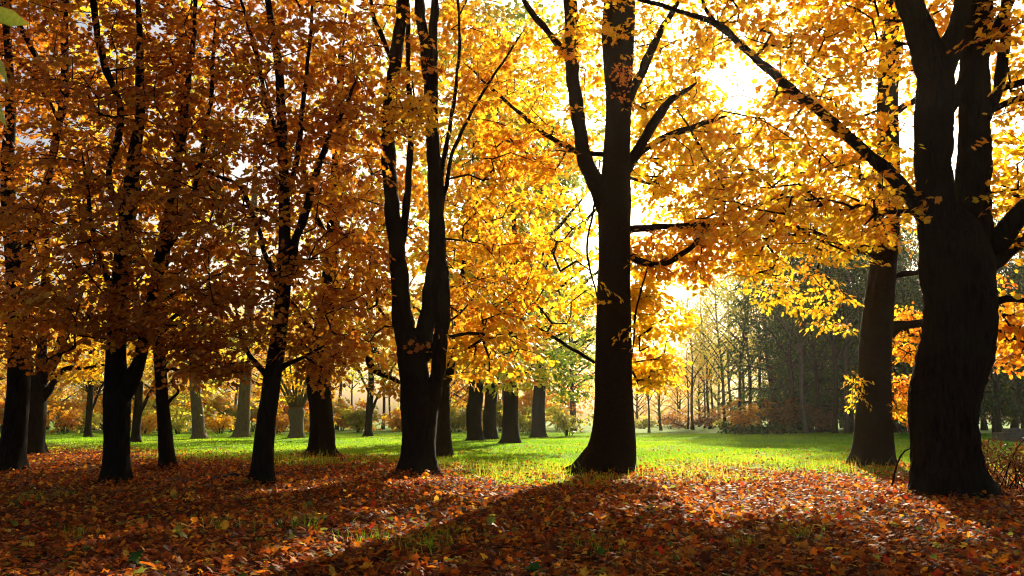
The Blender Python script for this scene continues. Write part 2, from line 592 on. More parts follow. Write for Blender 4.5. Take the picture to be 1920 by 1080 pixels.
# ------------------------------------------------------------------ ground
def build_ground():
    xs = np.unique(np.concatenate([np.linspace(-180, -30, 26), np.linspace(-30, 30, 121), np.linspace(30, 180, 26)]))
    ys = np.unique(np.concatenate([np.linspace(-60, 3, 14), np.linspace(3, 45, 120), np.linspace(45, 100, 40), np.linspace(100, 280, 30)]))
    X, Y = np.meshgrid(xs, ys)
    Z = ground_z(X, Y)
    V = np.stack([X, Y, Z], -1).reshape(-1, 3)
    nx, ny = len(xs), len(ys)
    i = np.arange(ny - 1)[:, None] * nx
    j = np.arange(nx - 1)[None, :]
    Q = np.stack([i + j, i + j + 1, i + nx + j + 1, i + nx + j], -1).reshape(-1, 4)
    m, nt, out = nodes_of('park_ground')
    tc = nt.nodes.new('ShaderNodeTexCoord')
    sep = nt.nodes.new('ShaderNodeSeparateXYZ')
    nt.links.new(tc.outputs['Object'], sep.inputs[0])
    n1 = nt.nodes.new('ShaderNodeTexNoise')
    n1.inputs['Scale'].default_value = 0.35
    n1.inputs['Detail'].default_value = 5
    nt.links.new(tc.outputs['Object'], n1.inputs['Vector'])
    # the lawn starts farther away on the left (leaf fall reaches farther out there)
    a = nt.nodes.new('ShaderNodeMath'); a.operation = 'MULTIPLY_ADD'
    a.inputs[1].default_value = 0.75; a.inputs[2].default_value = -22.5
    mi = nt.nodes.new('ShaderNodeMath'); mi.operation = 'MINIMUM'
    mi.inputs[1].default_value = 0.0
    nt.links.new(sep.outputs['X'], mi.inputs[0])
    nt.links.new(mi.outputs[0], a.inputs[0])
    b = nt.nodes.new('ShaderNodeMath'); b.operation = 'ADD'
    nt.links.new(sep.outputs['Y'], b.inputs[0]); nt.links.new(a.outputs[0], b.inputs[1])
    c = nt.nodes.new('ShaderNodeMath'); c.operation = 'MULTIPLY_ADD'
    c.inputs[1].default_value = 9.0; c.inputs[2].default_value = -4.5
    nt.links.new(n1.outputs['Fac'], c.inputs[0])
    d = nt.nodes.new('ShaderNodeMath'); d.operation = 'ADD'
    nt.links.new(b.outputs[0], d.inputs[0]); nt.links.new(c.outputs[0], d.inputs[1])
    mk = nt.nodes.new('ShaderNodeMapRange')
    mk.inputs['From Min'].default_value = -3.0
    mk.inputs['From Max'].default_value = 6.0
    nt.links.new(d.outputs[0], mk.inputs['Value'])
    n2 = nt.nodes.new('ShaderNodeTexNoise')
    n2.inputs['Scale'].default_value = 14
    n2.inputs['Detail'].default_value = 6
    n2.inputs['Roughness'].default_value = 0.7
    nt.links.new(tc.outputs['Object'], n2.inputs['Vector'])
    soil = ramp(nt, [(0.3, (0.02, 0.009, 0.005)), (0.5, (0.07, 0.026, 0.009)), (0.72, (0.16, 0.06, 0.015))])
    nt.links.new(n2.outputs['Fac'], soil.inputs[0])
    lawn = ramp(nt, [(0.3, (0.06, 0.15, 0.010)), (0.55, (0.13, 0.26, 0.012)), (0.75, (0.22, 0.33, 0.016))])
    nt.links.new(n2.outputs['Fac'], lawn.inputs[0])
    mx = nt.nodes.new('ShaderNodeMixRGB')
    nt.links.new(mk.outputs[0], mx.inputs['Fac'])
    nt.links.new(soil.outputs[0], mx.inputs['Color1'])
    nt.links.new(lawn.outputs[0], mx.inputs['Color2'])
    pb = nt.nodes.new('ShaderNodeBsdfPrincipled')
    pb.inputs['Roughness'].default_value = 0.95
    pb.inputs['Specular IOR Level'].default_value = 0.1
    nt.links.new(mx.outputs[0], pb.inputs['Base Color'])
    bp = nt.nodes.new('ShaderNodeBump')
    bp.inputs['Strength'].default_value = 0.8
    bp.inputs['Distance'].default_value = 0.05
    nt.links.new(n2.outputs['Fac'], bp.inputs['Height'])
    nt.links.new(bp.outputs[0], pb.inputs['Normal'])
    nt.links.new(pb.outputs[0], out.inputs['Surface'])
    obj('ground', mesh_np('ground', V, quads=Q, smooth=True), m, kind='structure')


def lawn_edge(x, y):
    """> 0 on the lawn, < 0 under the leaf fall"""
    w = 1.6 * np.sin(x * 0.55 + 0.7) + 1.1 * np.sin(x * 1.3 + y * 0.4)
    return y + 0.75 * np.minimum(x, 0) - 22.5 + w


build_ground()

# ------------------------------------------------------------------ the trees near the camera
# traced limbs: (photo x, photo y, width in photo pixels, metres nearer or farther)
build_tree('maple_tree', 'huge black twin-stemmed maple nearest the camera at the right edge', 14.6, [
    [(1783, 926, 140), (1777, 893, 122), (1772, 830, 112), (1769, 767, 112), (1780, 703, 116), (1793, 652, 118), (1799, 600, 120), (1798, 540, 120), (1796, 480, 116), (1796, 440, 92), (1795, 410, 60), (1795, 388, 16)],
    [(1785, 620, 60), (1764, 520, 68), (1757, 430, 66), (1752, 330, 66), (1750, 220, 68), (1752, 150, 66), (1735, 80, 56), (1712, 20, 48), (1690, -60, 44), (1670, -240, 34), (1660, -430, 22)],
    [(1757, 190, 50), (1775, 110, 44), (1800, 40, 40), (1815, -60, 34), (1830, -260, 26)],
    [(1812, 640, 60), (1826, 540, 66), (1828, 430, 60, .1), (1826, 330, 58, .2), (1826, 220, 54, .2), (1830, 110, 52, .2), (1836, 0, 48, .2), (1842, -150, 40), (1850, -360, 24)],
    [(1735, 420, 34), (1718, 388, 28), (1684, 345, 26, .2), (1650, 308, 24, .3), (1605, 268, 22, .4), (1560, 228, 20, .5), (1510, 190, 18, .6), (1470, 155, 17, .7), (1430, 120, 15, .8), (1390, 85, 14, .9), (1348, 48, 13, 1), (1290, 25, 10, 1.1), (1210, 2, 8, 1.2), (1120, -30, 6, 1.3)],
    [(1845, 470, 44), (1868, 458, 42, -.1), (1890, 430, 38, -.2), (1925, 392, 34, -.3), (1990, 320, 26, -.5), (2060, 240, 18, -.6)],
    [(1840, 520, 40), (1862, 492, 34, .1), (1890, 468, 28, .2), (1930, 445, 24, .3), (2010, 420, 16, .5)],
    [(1852, 225, 22), (1872, 165, 20), (1882, 90, 20), (1888, 0, 18), (1905, -120, 12)],
    [(1845, 200, 16), (1870, 174, 14), (1920, 150, 12), (1990, 120, 8)],
    [(1850, 215, 14), (1880, 196, 13), (1930, 180, 10), (2000, 170, 7)],
    [(1780, 215, 24, .1), (1810, 150, 26, .1), (1845, 90, 24, .1), (1880, 30, 18, .1), (1920, -60, 12, .1)],
    [(1845, 575, 22), (1875, 562, 13, -.2), (1900, 560, 11, -.3), (1960, 575, 8, -.4)],
    [(1350, 50, 8, 1), (1325, 20, 7, 1), (1310, -20, 5, 1)],
], [
    (1460, 300, 230, 170, 1.2, 1.6, 105), (1560, 110, 170, 140, 1.0, 1.6, 60), (1660, 330, 90, 150, .4, 1.2, 34),
    (1480, 40, 240, 90, .8, 1.6, 50),
    (1895, 330, 60, 200, .6, 1.6, 20), (1880, 40, 60, 60, -.4, .8, 12), (1765, 30, 70, 60, 1.6, .6, 16), (1890, 260, 70, 200, 2.4, 1.2, 30), (1905, 620, 45, 70, .8, .6, 22, 1, -.25),
    (1700, -260, 480, 220, 0, 4, 190, 1.3), (2000, 100, 150, 300, 0, 2.5, 50, 1.0), (1800, -560, 380, 200, 0, 4, 120, 1.5)],
    leaf='gold', dens=1.35, size=0.14, sides=72, ridge=0.06, seed=3, singles=300, lump=0.022, tint=(0.36, 0.22))

build_tree('beech_tree', 'dark brown leaning beech just left of the huge twin-stemmed maple', 23.0, [
    [(1636, 874, 78), (1637, 850, 70), (1638, 780, 62), (1640, 700, 58), (1643, 620, 56), (1648, 570, 52), (1657, 490, 46), (1664, 400, 44), (1666, 300, 42), (1664, 200, 38), (1668, 100, 36), (1676, 0, 30), (1684, -140, 26), (1690, -330, 16)],
    [(1660, 640, 30), (1675, 618, 22), (1700, 610, 17, -.2), (1740, 603, 14, -.4), (1800, 590, 10, -.6), (1870, 590, 7, -.8)],
    [(1665, 525, 14), (1690, 514, 10), (1728, 512, 9), (1790, 500, 6)],
    [(1660, 430, 20), (1640, 380, 16, -.3), (1612, 330, 12, -.6), (1580, 300, 8, -.9)],
    [(1668, 220, 20), (1695, 200, 14), (1716, 188, 12), (1760, 150, 8)],
    [(1675, 40, 16), (1655, 10, 10), (1648, -40, 8)],
    [(1655, 480, 12), (1600, 470, 9, -1), (1540, 440, 7, -1.6), (1470, 420, 5, -2)],
], [
    (1660, 380, 110, 90, -.6, 1.2, 60), (1480, 440, 170, 65, -1.2, 1.4, 80, 1, .25), (1450, 530, 45, 50, -1.5, .5, 26, .9, .35), (1540, 560, 55, 55, -1.3, .6, 24, .9, .25), (1400, 490, 70, 40, -1.2, .6, 24, .9, .3),
    (1600, 440, 60, 60, -.8, .8, 18, 1, .2), (1590, 610, 25, 12, -.6, .3, 5, .8, .2),
    (1700, 630, 60, 60, .4, .8, 56, .9, -.1), (1690, 745, 45, 52, .2, .6, 50, .9, -.1), (1610, 735, 20, 50, -.2, .4, 8, .8, .3),
    (1885, 600, 60, 95, 0, 1, 46, 1, -.2), (1600, 130, 170, 130, 1, 2.5, 60), (1450, 250, 230, 170, 4, 2.5, 110, 1.1, .15), (1250, 120, 170, 150, 5, 2.5, 70, 1.15, .15), (1480, 60, 200, 90, 5, 2.5, 60, 1.15, .1), (1560, 380, 150, 90, 4, 2, 50, 1.1, .1),
    (1650, -220, 300, 250, 0, 4, 150, 1.4)],
    leaf='beech', shape='beech', bark='bark_beech', dens=1.15, sides=36, seed=5, singles=300, size=0.15, nl=18, lump=0.02, tint=(0.55, 0.2))

build_tree('beech_tree', 'tall broad-footed beech trunk standing alone right of the middle', 21.8, [
    [(1138, 882, 116), (1141, 868, 102), (1147, 845, 90), (1151, 800, 78), (1151, 740, 70), (1150, 650, 66), (1151, 550, 62), (1152, 450, 60), (1152, 380, 64), (1155, 320, 54), (1158, 250, 49), (1160, 180, 50), (1159, 100, 62), (1160, 40, 66), (1162, -60, 54), (1164, -220, 44), (1160, -420, 26)],
    [(1140, 420, 44), (1128, 365, 40), (1108, 325, 32), (1094, 285, 28), (1085, 230, 26), (1076, 160, 26), (1072, 90, 27), (1070, 20, 27), (1068, -80, 24), (1055, -240, 16)],
    [(1076, 120, 18), (1056, 95, 16), (1035, 70, 13), (1010, 40, 12), (985, 5, 11), (950, -60, 8)],
    [(1170, 330, 30), (1188, 295, 22), (1206, 262, 20, -.2), (1230, 225, 18, -.4), (1252, 195, 15, -.6), (1285, 170, 10, -.8)],
    [(1180, 305, 16), (1205, 283, 13), (1240, 262, 12, -.2), (1290, 240, 11, -.4), (1335, 226, 8, -.6)],
    [(1172, 215, 22), (1192, 160, 18), (1208, 125, 17), (1224, 85, 16), (1248, 45, 12), (1280, -10, 8)],
    [(1160, 432, 18), (1185, 430, 13), (1235, 425, 13, -.1), (1290, 424, 13, -.2), (1340, 422, 12, -.3), (1378, 408, 10, -.4), (1410, 390, 8, -.5), (1455, 370, 6, -.6)],
    [(1165, 470, 18), (1186, 480, 13), (1205, 492, 13, -.2), (1232, 497, 12, -.3), (1262, 488, 11, -.4), (1295, 462, 9, -.5), (1322, 430, 7, -.5)],
    [(1140, 290, 14), (1112, 288, 11), (1080, 284, 10), (1040, 262, 10, .3), (1005, 238, 9, .5), (965, 205, 7, .7), (905, 150, 5, .9)],
    [(1360, 412, 7, -.4), (1420, 408, 6, -.6), (1480, 425, 5, -.8), (1560, 460, 4, -1)],
    [(1270, 205, 5, -.6), (1310, 270, 5, -.6), (1350, 340, 4, -.6), (1385, 390, 4, -.6)],
    [(1215, 500, 5, -.3), (1195, 570, 4, -.3), (1188, 640, 3, -.3)],
    [(1125, 300, 5), (1112, 400, 4, -.3), (1100, 470, 4, -.3), (1118, 550, 3, -.3)],
    [(1115, 680, 10), (1085, 662, 7, .2), (1050, 640, 6, .4), (1020, 620, 5, .6)],
], [
    (1310, 130, 190, 150, .6, 1.8, 88, 1, .1), (1290, 300, 130, 100, .8, 1.5, 54, 1, .15), (1290, 465, 130, 60, .2, 1.3, 66, 1, -.25), (1400, 400, 130, 70, .4, 1.3, 44, 1, 0),
    (1225, 590, 60, 65, .6, .8, 40, 1, .3), (1225, 690, 55, 48, .5, .7, 42, .9, .25), (1195, 530, 40, 60, .6, .7, 22, 1, .2), (1260, 490, 110, 60, 1.5, 1, 40, 1, .1),
    (1168, 150, 12, 40, -.75, .12, 7, .55, -.5), (1000, 160, 150, 170, 1.0, 2, 70), (1000, 280, 110, 60, .6, 1.2, 34, 1, -.3), (1265, 260, 110, 190, 3.5, 2, 90, 1.1, .25), (1420, 330, 130, 90, 3, 1.6, 44, 1.05, .2), (1150, 20, 90, 60, -.9, .6, 20, 1, .2), (1075, 70, 30, 60, -.6, .4, 8),
    (1050, 520, 110, 90, 1.5, 1.5, 34, 1, .2), (980, 430, 130, 120, 2, 1.6, 50),
    (1150, -220, 480, 200, 0, 4.5, 220, 1.35), (1150, -520, 400, 220, 0, 4.5, 150, 1.6)],
    leaf='gold', shape='maple', bark='bark_beech', dens=1.4, sides=48, seed=11, singles=300, size=0.155, lump=0.016, tint=(0.48, 0.2))

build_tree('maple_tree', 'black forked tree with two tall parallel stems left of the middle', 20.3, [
    [(784, 886, 80), (784, 868, 66), (785, 820, 62), (785, 765, 68), (779, 715, 54), (774, 675, 54), (772, 645, 50), (772, 615, 14)],
    [(766, 680, 50), (757, 610, 38), (751, 550, 34), (745, 480, 31), (738, 410, 29), (730, 330, 29), (728, 260, 26), (731, 190, 25), (742, 110, 23), (752, 40, 24), (755, -60, 20), (750, -260, 14)],
    [(778, 690, 44), (792, 635, 34), (806, 570, 29), (812, 500, 25), (816, 420, 24), (815, 330, 26), (810, 250, 25), (806, 170, 23), (797, 90, 22), (788, 20, 20), (780, -80, 16), (770, -260, 10)],
    [(798, 790, 46), (808, 750, 34), (819, 705, 27), (826, 655, 27), (829, 600, 28), (829, 540, 26), (825, 470, 24), (822, 390, 22), (818, 300, 20), (812, 200, 18), (812, 100, 18), (815, 0, 16), (820, -140, 12)],
    [(752, 480, 18), (758, 420, 14), (764, 360, 13), (769, 300, 12), (768, 200, 10), (765, 100, 9), (764, 0, 8)],
    [(823, 360, 10), (833, 300, 9), (843, 240, 8), (853, 170, 7), (862, 90, 6), (858, 0, 5)],
    [(826, 420, 9), (838, 340, 8), (850, 280, 7), (880, 220, 6), (920, 150, 5), (960, 90, 4)],
    [(785, 690, 18), (805, 664, 14, .1), (822, 640, 13, .1)],
    [(735, 120, 10), (722, 80, 9), (700, 30, 8), (690, -40, 6)],
], [
    (770, 205, 55, 75, -1.6, .5, 26, .9, .6), (690, 150, 130, 150, -.4, 1.6, 62), (850, 150, 130, 150, 1, 2, 50), (900, 520, 120, 140, 1.6, 1.6, 56, 1, .1),  # first tuft: raised leaf tint paints in a sunlit patch the sun misses
    (690, 420, 110, 150, 1.4, 1.6, 60), (930, 640, 100, 80, 1.6, 1.2, 50, 1, .2), (660, 600, 110, 80, 1.2, 1.2, 40), (950, 350, 100, 120, 1.6, 1.5, 30),
    (790, -200, 380, 190, 0, 4, 170, 1.35), (800, -470, 340, 200, 0, 4, 130, 1.6)],
    leaf='amber', dens=1.4, sides=36, ridge=0.045, seed=17, singles=300, tint=(0.55, 0.22))

build_tree('maple_tree', 'slim dark tree leaning right with a low fork, left half of the lawn', 17.3, [
    [(490, 906, 50), (492, 890, 42), (493, 850, 37), (498, 800, 36), (506, 740, 34), (514, 690, 32), (520, 650, 30), (527, 590, 27), (532, 520, 25), (534, 440, 22), (533, 360, 21), (530, 280, 19), (527, 200, 18), (522, 120, 16), (508, 40, 13), (495, -60, 10)],
    [(508, 722, 15), (496, 700, 12), (482, 682, 10), (466, 662, 8), (452, 630, 7), (445, 590, 5)],
    [(516, 700, 14), (530, 688, 11), (548, 678, 9), (570, 668, 7), (594, 655, 6)],
    [(531, 545, 20), (545, 500, 17), (555, 450, 16), (568, 410, 15), (585, 350, 14), (602, 300, 12), (622, 250, 10), (650, 190, 8)],
    [(532, 560, 14), (515, 520, 11), (495, 470, 10), (478, 410, 9), (450, 350, 8), (410, 330, 6), (360, 310, 5)],
    [(534, 380, 12), (552, 320, 10), (562, 250, 10), (572, 170, 8), (580, 80, 7), (590, -30, 5)],
    [(530, 280, 11), (505, 210, 9), (485, 120, 8), (460, 30, 6)],
    [(533, 430, 9), (500, 400, 7), (440, 380, 6), (380, 340, 5)],
], [
    (520, 130, 210, 190, 0, 2, 150), (420, 330, 170, 130, -.3, 1.6, 80), (600, 330, 120, 150, .4, 1.6, 60), (430, 480, 150, 100, -.5, 1.4, 60), (620, 520, 110, 110, .5, 1.3, 46),
    (430, 600, 110, 60, -.6, 1.0, 30, .9), (590, 640, 80, 45, .2, .8, 24, .9), (390, 655, 60, 40, -.6, .6, 14, .9), (610, 700, 35, 30, .2, .4, 8, .85), (455, 690, 30, 24, -.4, .3, 5, .85),
    (520, -180, 320, 170, 0, 3.5, 150, 1.3), (500, -430, 260, 180, 0, 3.5, 110, 1.6)],
    leaf='rust', dens=1.0, sides=26, ridge=0.045, size=0.135, nl=20, seed=23, singles=300, tint=(0.5, 0.2))

build_tree('maple_tree', 'thick black trunk forking right at head height in the left third', 17.3, [
    [(216, 906, 56), (217, 890, 48), (218, 840, 44), (219, 780, 44), (220, 740, 46), (218, 690, 36), (219, 630, 34), (222, 560, 33), (230, 490, 32), (238, 420, 30), (246, 350, 26), (252, 290, 22), (262, 220, 18), (262, 140, 16), (262, 60, 12), (255, -40, 9)],
    [(232, 750, 36), (247, 715, 28), (262, 675, 24), (270, 640, 22), (277, 600, 22), (286, 550, 21), (298, 490, 20), (312, 430, 19), (324, 370, 18), (332, 310, 17), (345, 230, 14), (352, 150, 12), (365, 50, 9), (370, -60, 7)],
    [(240, 420, 14), (215, 380, 11), (205, 320, 10), (225, 250, 13), (222, 190, 12), (195, 120, 13), (182, 50, 13), (170, -20, 11)],
    [(222, 580, 12), (200, 520, 10), (180, 460, 9), (170, 400, 8), (160, 330, 6)],
    [(300, 480, 12), (330, 440, 10), (370, 330, 9), (392, 210, 8), (400, 100, 7)],
    [(282, 580, 12), (310, 560, 10), (350, 545, 8), (400, 520, 6)],
], [
    (190, 130, 210, 180, 0, 2, 140), (330, 150, 170, 180, .3, 1.8, 90), (100, 380, 170, 130, -.3, 1.8, 70), (270, 400, 190, 120, -.5, 1.8, 90), (140, 545, 170, 75, -.7, 1.4, 56), (60, 660, 40, 40, -.4, .5, 9, .85),
    (320, 580, 140, 70, -.5, 1.3, 60), (370, 640, 90, 34, -.5, .9, 20, .9), (400, 690, 50, 20, -.5, .4, 9, .85), (120, 615, 120, 40, -.4, 1.0, 26, .9), (225, 625, 60, 25, -.9, .5, 10, .9),
    (220, -180, 330, 170, 0, 3.5, 150, 1.3), (200, -430, 300, 180, 0, 3.5, 110, 1.6)],
    leaf='rust', dens=0.95, sides=28, ridge=0.045, size=0.135, nl=20, seed=29, singles=300, tint=(0.42, 0.2))

build_tree('maple_tree', 'thin dark trunk just right of the thick forked one, base by the lawn edge', 21.3, [
    [(314, 881, 36), (313, 868, 29), (310, 820, 26), (306, 770, 23), (303, 720, 21), (300, 680, 21), (297, 630, 20), (300, 560, 18), (310, 480, 16), (322, 400, 14), (330, 310, 12), (338, 210, 10), (340, 100, 8)],
    [(302, 705, 10), (320, 690, 7), (345, 700, 5), (375, 700, 4)],
    [(306, 770, 8), (320, 750, 6), (335, 735, 5), (325, 720, 4)],
    [(300, 620, 10), (330, 590, 8), (370, 570, 6), (410, 560, 5)],
], [
    (370, 440, 140, 140, .5, 1.8, 70), (300, 250, 170, 170, .5, 1.8, 90), (340, 690, 60, 18, 0, .6, 10, .9),
    (330, -80, 260, 140, 0, 3, 90, 1.3), (330, -330, 240, 160, 0, 3, 80, 1.6)],
    leaf='rust', dens=0.85, sides=22, ridge=0.02, size=0.135, nl=20, seed=31, singles=120, tint=(0.6, 0.2))

build_tree('maple_tree', 'black leaning trunk cut by the left edge of the picture', 21.0, [
    [(20, 884, 62), (22, 865, 50), (27, 820, 42), (32, 760, 38), (35, 700, 36), (36, 640, 34), (32, 570, 32), (26, 490, 30), (18, 400, 26), (14, 300, 22), (20, 200, 18), (14, 80, 14), (0, -40, 10)],
    [(36, 680, 16), (22, 620, 12), (0, 580, 10), (-40, 540, 8)],
    [(30, 520, 18), (60, 440, 15), (85, 350, 14), (110, 240, 14), (118, 200, 18), (122, 130, 16), (122, 60, 12), (124, -10, 8)],
    [(116, 205, 12), (90, 150, 12), (60, 90, 11), (20, 20, 10), (-20, -40, 8)],
    [(112, 230, 9), (85, 180, 8), (45, 120, 7), (0, 100, 6)],
], [
    (0, 120, 190, 200, .3, 2, 100), (10, 400, 150, 170, -.3, 1.8, 80), (20, 600, 110, 60, -.5, 1.2, 40), (120, 250, 130, 150, .6, 1.6, 46), (50, 50, 110, 90, .5, 1.5, 60),
    (20, -180, 300, 170, 0, 3.5, 110, 1.3), (0, -430, 280, 180, 0, 3.5, 90, 1.6)],
    leaf='rust', dens=1.05, sides=26, ridge=0.045, size=0.135, nl=20, seed=37, singles=200, tint=(0.38, 0.2))

build_tree('maple_tree', 'low many-stemmed tree spreading its stems behind the left edge trunk', 32.0, [
    [(56, 847, 52), (58, 830, 44), (62, 790, 40), (66, 750, 38), (72, 715, 30), (74, 690, 8)],
    [(64, 735, 18), (56, 690, 14), (50, 640, 12), (48, 560, 10), (52, 450, 8)],
    [(70, 730, 22), (78, 680, 18), (80, 620, 16), (84, 540, 14), (88, 420, 10)],
    [(75, 730, 22), (92, 695, 18), (108, 660, 16), (122, 610, 15), (132, 550, 14), (150, 460, 12), (160, 380, 9)],
    [(70, 770, 18), (92, 730, 13), (112, 700, 11), (132, 690, 9), (165, 690, 6), (210, 680, 4)],
], [
    (90, 480, 170, 160, 0, 3, 130, 1.2), (160, 660, 90, 40, 0, 1.2, 30, 1, .2), (60, 240, 200, 180, 0, 3, 120, 1.3), (150, 700, 50, 22, 0, .8, 14, 1, .3),
    (80, -80, 260, 150, 0, 4, 110, 1.6)],
    leaf='amber', sides=24, seed=41, tint=(0.5, 0.22))

build_tree('oak_tree', 'stout gnarled trunk with ivy-like leaf tufts between two slimmer trees', 29.0, [
    [(602, 855, 62), (603, 842, 50), (603, 800, 45), (600, 760, 43), (598, 720, 44), (600, 680, 40), (605, 630, 36), (612, 570, 32), (620, 500, 28), (625, 420, 24), (630, 330, 20), (635, 220, 16), (640, 100, 12)],
    [(606, 640, 18), (640, 610, 14), (675, 640, 12), (700, 690, 12), (725, 705, 10), (745, 715, 8)],
    [(603, 650, 16), (570, 600, 12), (540, 560, 10), (510, 540, 7)],
    [(612, 560, 16), (650, 500, 12), (690, 460, 10), (720, 420, 8)],
    [(622, 460, 14), (590, 400, 11), (570, 330, 9), (560, 250, 7)],
], [
    (630, 430, 150, 150, 0, 2.4, 130, 1.15), (650, 220, 170, 170, 0, 2.6, 130, 1.2), (690, 640, 80, 60, -.3, 1.4, 50, 1.05), (600, 690, 40, 25, -.8, .3, 9, .9), (560, 600, 80, 70, -.5, 1.4, 36, 1), (720, 720, 50, 25, 0, .8, 14, 1),
    (640, -20, 240, 130, 0, 4, 110, 1.5), (640, -250, 260, 160, 0, 4, 90, 1.8)],
    leaf='amber', sides=26, ridge=0.04, seed=43, tint=(0.62, 0.22), lump=0.05)

build_tree('maple_tree', 'half-hidden forked trunk right behind the tall two-stemmed tree', 29.5, [
    [(828, 856, 44), (829, 842, 36), (828, 800, 33), (828, 750, 30), (830, 715, 26), (820, 680, 20), (812, 620, 16), (806, 540, 12)],
    [(833, 730, 18), (843, 700, 15), (850, 660, 13), (860, 580, 11), (872, 480, 9), (880, 380, 7)],
], [
    (870, 560, 130, 110, .5, 1.8, 80, 1.1), (860, 660, 60, 50, -.2, 1, 24, 1), (880, 350, 150, 150, 0, 2.4, 90, 1.2), (870, 120, 180, 140, 0, 3, 80, 1.4)],
    leaf='amber', sides=22, seed=47, tint=(0.7, 0.2))

# ------------------------------------------------------------------ middle distance
MID = [
    ('lime_tree', 'left one of three dark trunks grouped behind the lawn centre', 48.0, 890, 826, 27, 12, (0.55, 0.2), 'gold'),
    ('lime_tree', 'middle, ivy-clad one of three dark trunks grouped behind the lawn centre', 52.0, 919, 823, 24, 10, (0.75, 0.15), 'lime'),
    ('lime_tree', 'right and nearest one of three dark trunks grouped behind the lawn centre', 42.0, 957, 833, 29, 14, (0.3, 0.2), 'lime'),
    ('lime_tree', 'broad shaded trunk left of the tall beech, under green leaves', 58.0, 1010, 819, 24, 12, (0.72, 0.2), 'lime'),
]
for q, (nm, lb, dp, x, y, w, wt, tn, lf) in enumerate(MID):
    g_ = np.random.default_rng(90 + q)
    top = 330 + 40 * q
    lmb = [[(x, y, w * 1.35), (x, y - 12, w * 1.08), (x - 1, y - 45, w), (x + 2, y - 90, w * .95), (x + 4, y - 140, w * .8), (x + 2, y - 230, w * .6), (x + 6, y - 360, w * .4), (x + 4, y - 520, w * .2)]]
    for s in range(5):
        sx = (-1) ** s
        yy = y - 110 - 55 * s
        lmb.append([(x + 2, yy + 10, w * .45), (x + sx * 30, yy - 25, w * .36), (x + sx * 75, yy - 60, w * .26), (x + sx * 130, yy - 85 - 10 * s, w * .15)])
    bl = [(x, 480, 150, 130, 0, 4, 90, 1.9), (x + 20, 290, 160, 140, 0, 4, 90, 2.0), (x, 90, 150, 130, 0, 4, 50, 2.2), (x + 10, 640, 110, 70, -1, 3, 46, 1.6)]
    if q == 3:
        bl += [(1065, 690, 60, 60, -22, 1.5, 70, 1.0, .15), (1070, 590, 70, 70, -22, 1.5, 60, 1.0, .1), (1040, 320, 60, 100, -14, 3, 50, 1.3, .2), (1000, 470, 60, 60, -14, 2, 40, 1.3, .1)]
    if q == 2:
        bl += [(960, 690, 90, 40, -8, 2, 44, 1.2, .1)]
    build_tree(nm, lb, dp, lmb, bl, leaf=lf, shape='maple_low', sides=18, ridge=0.04, seed=60 + q, tint=tn, nl=16, lump=0.05)

for q, (x, y, dp, w, lb, lf) in enumerate([
        (255, 828, 45.0, 15, 'small dark tree with upswept branches between the thick and the thin left trunks', 'gold'),
        (165, 816, 56.0, 11, 'slim dark trunk across the lawn left of the thick forked one', 'gold'),
        (690, 819, 57.0, 13, 'slim trunk across the lawn just left of the two-stemmed tree', 'lime')]):
    lmb = [[(x, y, w * 1.5), (x, y - 10, w * 1.1), (x + 2, y - 45, w), (x + 6, y - 120, w * .8), (x + 2, y - 260, w * .6), (x + 8, y - 420, w * .4), (x + 4, y - 600, w * .2)]]
    for s in range(6):
        sx = (-1) ** s
        yy = y - 40 - 50 * s
        lmb.append([(x + 2, yy + 10, w * .5), (x + sx * 18, yy - 35, w * .4), (x + sx * 50, yy - 95, w * .26), (x + sx * 90, yy - 150 - 8 * s, w * .15)])
    bl = [(x, 560, 130, 110, 0, 4, 80, 1.8), (x, 370, 150, 130, 0, 4, 90, 1.9), (x, 160, 150, 140, 0, 4, 80, 2.0), (x, -20, 130, 90, 0, 4, 40, 2.0), (x, 690, 70, 35, 0, 3, 22, 1.3)]
    build_tree('maple_tree', lb, dp, lmb, bl, leaf=lf, shape='maple_low', sides=14, seed=160 + q, tint=(0.55, 0.2), nl=15)

